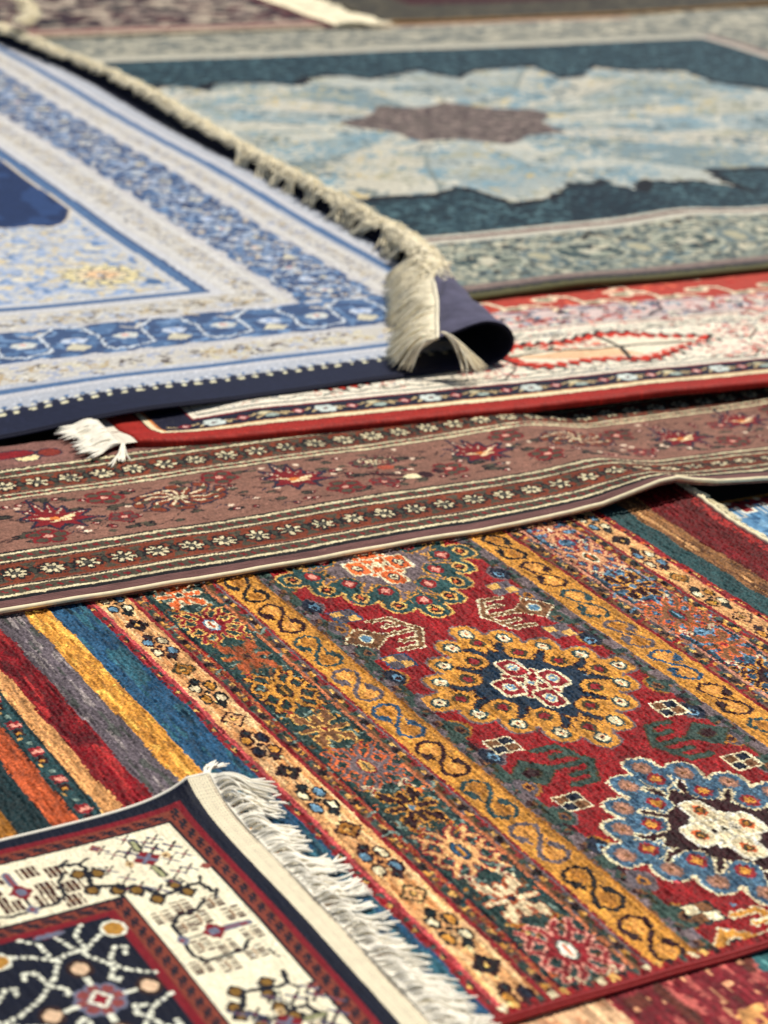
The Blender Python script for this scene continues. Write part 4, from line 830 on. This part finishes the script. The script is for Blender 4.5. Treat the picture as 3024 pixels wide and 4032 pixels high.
tubes('corner_tassel', tail, .16, beige_m, blue, sides=5)

# ---- teal silk rug with a star medallion, behind
tealr = thing('teal_medallion_rug', 'teal and sage rug with a pale star medallion, lying behind the rolled fringe', 'rug', .1848, 5.0484, .030, 32.0)
TG = (140,142,126); TN = (34,62,72); TP = (166,178,174)
c = Chart(-190, 420, -6, 350, .5, (124,122,110))
def z_teal(U, V): return .25*(vnoise(U/30, V/30, 101)-.5)*2+1.5*np.exp(-((U-100)/16)**2)*np.exp(-((V-46)/22)**2)*1.0+.6*np.exp(-((U-30)/20)**2)*np.exp(-np.maximum(V, 0)/20)-.5*sstep(U, 60, 100)*(1-sstep(V, 0, 25))
c.rect(-190, 420, -6, 3.0, (96,92,56)); c.rect(-190, 420, 3, 4.6, (30,36,44)); c.rect(-190, 420, 4.6, 9, (120,104,98)); c.rect(-190, 420, 7.0, 7.8, (150,130,120)); c.rect(-190, 420, 9, 44, (134,140,128))
def mott(c, a, b, v0, v1, cols, sc, seed, anis=1.6):
    W = c.win(a, b, v0, v1)
    if not W: return
    mm = (W[1] > a) & (W[1] < b) & (W[2] > v0) & (W[2] < v1)
    for i, (th, col) in enumerate(cols): c.put(W, mm & (vnoise(W[1]/(sc*anis), W[2]/sc, seed+i) > th), col)
mott(c, -190, 320, 9.5, 44, ((.55, (104,116,112)), (.62, (168,168,148)), (.68, (60,84,90)), (.74, (196,190,166)), (.78, (60,56,48)), (.8, (96,122,130))), 1.2, 60)
for k in range(-8, 14):
    u = 20+k*32; c.ell(u, 26, 11, 8.5, (170,172,154)); c.ell(u, 26, 9.5, 7.2, (74,92,92)); mott(c, u-9, u+9, 20, 32, ((.55, (150,156,140)), (.66, (40,52,56)), (.74, (196,190,166))), 1.4, 70+k); c.ell(u, 26, 3, 2.2, (190,186,166)); c.ell(u+16, 26, 5, 6, (112,126,126)); c.ell(u+16, 26, 3, 4, (170,166,140))
c.rect(-190, 305, 44, 47.5, (196,192,176)); c.rect(-190, 302, 47.5, 49.6, (120,78,74)); c.rect(-190, 300, 49.6, 52.5, (196,192,176)); c.rect(-190, 420, 292, 350, (150,148,134)); c.rect(-190, 420, 284, 292, (180,176,160)); mott(c, -190, 420, 294, 350, ((.6, (116,120,112)), (.66, (186,180,160)), (.72, (104,112,110))), 2.4, 90); c.rect(-190, 420, 331, 336, (176,150,130))
c.rect(292, 420, 44, 350, (150,148,134)); mott(c, 300, 420, 52, 350, ((.6, (116,120,112)), (.66, (190,184,164)), (.72, (104,112,110))), 2.4, 96); c.rect(292, 298, 49, 290, (186,178,164)); c.rect(298, 301, 49, 290, (130,96,92))
c.rect(-190, 292, 51.5, 284, TN); mott(c, -190, 292, 51.6, 284, ((.58, (58,88,98)), (.6, (26,48,58)), (.72, (84,114,120))), 1.2, 80, 1.2)
W = c.win(60, 116, 52, 96); dk = (W[2] > 52) & (W[2] < 94) & (W[1] > 64+(W[2]-52)*.7) & (W[1] < 112-(94-W[2])*.25); c.put(W, dk & (vnoise(W[1]/1.5, W[2]/1.2, 3) > .4), (24,46,58))
# jagged star: sixteen pleats of alternating tone around the centre
cx, cy = 100., 170.; tips = []
n = 16; rr = np.random.default_rng(3)
OUT = [(250, 186), (236, 206), (238, 226), (212, 232), (207, 240), (192, 226), (180, 224), (183, 247), (158, 243), (150, 240), (141, 231), (135, 249), (118, 242), (110, 238), (100, 247), (89, 244), (80, 234), (66, 241), (53, 243), (44, 234), (36, 244), (22, 236), (4, 246), (-12, 230), (-30, 228), (-40, 206), (-62, 196), (-58, 176), (-70, 160), (-50, 148), (-44, 128), (-22, 124), (-8, 106), (8, 108), (18, 90), (30, 92), (44, 90), (55, 98), (59, 92), (60, 74), (68, 76), (78, 79), (84, 86), (90, 90), (96, 88), (103, 92), (104, 77), (110, 84), (114, 88), (122, 84), (131, 84), (138, 71), (139, 84), (142, 94), (156, 92), (166, 91), (180, 96), (196, 104), (210, 120), (232, 128), (236, 150), (256, 160)]
c.poly([(a+2.0*np.sign(a-cx), b+3.2*np.sign(b-cy)) for a, b in OUT], (10,14,22), 1.0, (10,14,22)); 
OP = []
for (a, b), (e, f) in zip(OUT, OUT[1:]+OUT[:1]):
    for k in range(4):
        t = k/4; OP.append((a+(e-a)*t+rr.normal(0, .7), b+(f-b)*t+rr.normal(0, .7)))
c.poly(OP, (196,198,186)); W = c.win(-75, 262, 66, 254); star_m = np.abs(W[0]-C((196,198,186))).sum(-1) < .004
ang = np.arctan2((W[2]-cy)*1.6, (W[1]-cx)); rr_ = np.hypot((W[2]-cy)*1.6, W[1]-cx); aa = (ang+math.pi)/(2*math.pi)*17; sec = np.floor(aa+.15*np.sin(rr_/31)).astype(int)
tone = [(184,184,172), (146,158,156), (190,186,170), (160,168,164), (176,180,172), (124,142,146), (190,186,172), (148,162,164)]
for s_, col in enumerate(tone): c.put(W, star_m & (sec % 8 == s_), col)
for i, (th, col) in enumerate(((.64, (196,194,180)), (.66, (126,152,162)), (.74, (160,160,140)), (.74, (104,122,126)), (.86, (200,176,112)))): c.put(W, star_m & (vnoise(aa*2.6, rr_/14, 110+i)*.55+vnoise(W[1]/1.8, W[2]/1.2, 120+i)*.5 > th), col)
c.put(W, star_m & (np.abs(((aa+.15*np.sin(rr_/31)) % 1)-.03) < .02) & (rr_ > 40), (128,138,134))
c.poly([(cx+(36+5*math.sin(a*5))*math.cos(a)*.98+2, cy+(27+4*math.sin(a*7))*math.sin(a)) for a in np.linspace(0, 6.28, 60)], (114,102,94)); W = c.win(60, 142, 138, 202); mm = np.abs(W[0]-C((114,102,94))).sum(-1) < .004; c.put(W, mm & (vnoise(W[1]/1.6, W[2]/1.2, 5) > .56), (140,124,116)); c.put(W, mm & (vnoise(W[1]/1.4, W[2]/1.1, 6) > .66), (86,70,70))
o, vb, a, b = sheet('pile', tealr, silk_m, -150, 400, 0, 346, .7, z_teal, c, knot=.8, sp=.07, relief=.08, th=1.0, streak=.08)
backing(tealr, back_m, vb, a, b)
olive_m = mat('olive_binding', base=(96,92,58), rough=.8, bump=.4, bscale=300, vary=.1)
uu = np.linspace(-150, 400, 300); tubes('edge_binding', np.stack([uu, uu*0-.1, z_teal(uu, uu*0)-.35], -1)[None], .62, olive_m, tealr, sides=8, taper=False)

# ---- two more rugs at the top of the view
tl = thing('dark_mottled_rug', 'dark plum and grey patterned rug with a cream fringe, top left corner', 'rug', -.364, 8.597, .042, 32.3)
c = Chart(-260, 10, -4, 160, .6, (84,64,66)); mott(c, -260, 10, -4, 160, ((.5, (50,46,52)), (.55, (140,124,114)), (.6, (84,30,42)), (.63, (176,162,144)), (.7, (30,30,38))), 3.4, 120)
c.rect(-260, 10, -4, 3.0, (176,160,138)); c.rect(-260, 10, 4.5, 9, (160,112,104)); c.rect(-260, 10, 9, 12, (156,138,124)); c.rect(0, 10, 0, 160, (110,60,58))
zt = lambda U, V: .2*(vnoise(U/20, V/20, 131)-.5)
o, vb, a, b = sheet('pile', tl, wool_m, -230, 5, 0, 150, .7, zt, c, knot=.8, sp=.12, relief=.1, th=.9)
backing(tl, back_m, vb, a, b)
S_ = strands(lambda t: (5+.5*math.sin(t*30), 1+148*t, -.1), lambda t: (1, 0), 900, 24, 0, .8, .06, k=6, floor=-.8, seed=51, clump=16, zlift=1.6, spread=.08)
tubes('fringe', S_, .4, beige_m, tl)
ol = thing('olive_border_rug', 'dark olive bordered rug with a deep red field, at the top edge of the picture', 'rug', -.364, 8.597, .046, 32.3)
c = Chart(20, 420, 0, 200, .6, (84,78,62)); mott(c, 20, 420, 0, 200, ((.6, (70,66,56)), (.7, (104,96,78)), (.78, (56,50,44))), 2.2, 140)
c.rect(20, 420, 0, 6.0, (150,112,58)); c.rect(62, 330, 36, 190, (74,14,22))
wo = lambda U, V: (U, V+.0006*np.maximum(U-90, 0)**2)
o, vb, a, b = sheet('pile', ol, wool_m, 30, 400, 5, 190, .9, zt, c, knot=.9, sp=.1, relief=.1, th=1.6, warp=wo)
backing(ol, back_m, vb, a, b)

# ---- ground
fm = mat('grey_stone', base=(92,88,82), rough=.9, vary=.25, vscale=6, bump=.4, bscale=60)
me = mesh_np('ground', [(-40, -6, -.06), (40, -6, -.06), (40, 90, -.06), (-40, 90, -.06)], [[0, 1, 2, 3]]); g = link('ground', me, fm, None); g['kind'] = 'structure'
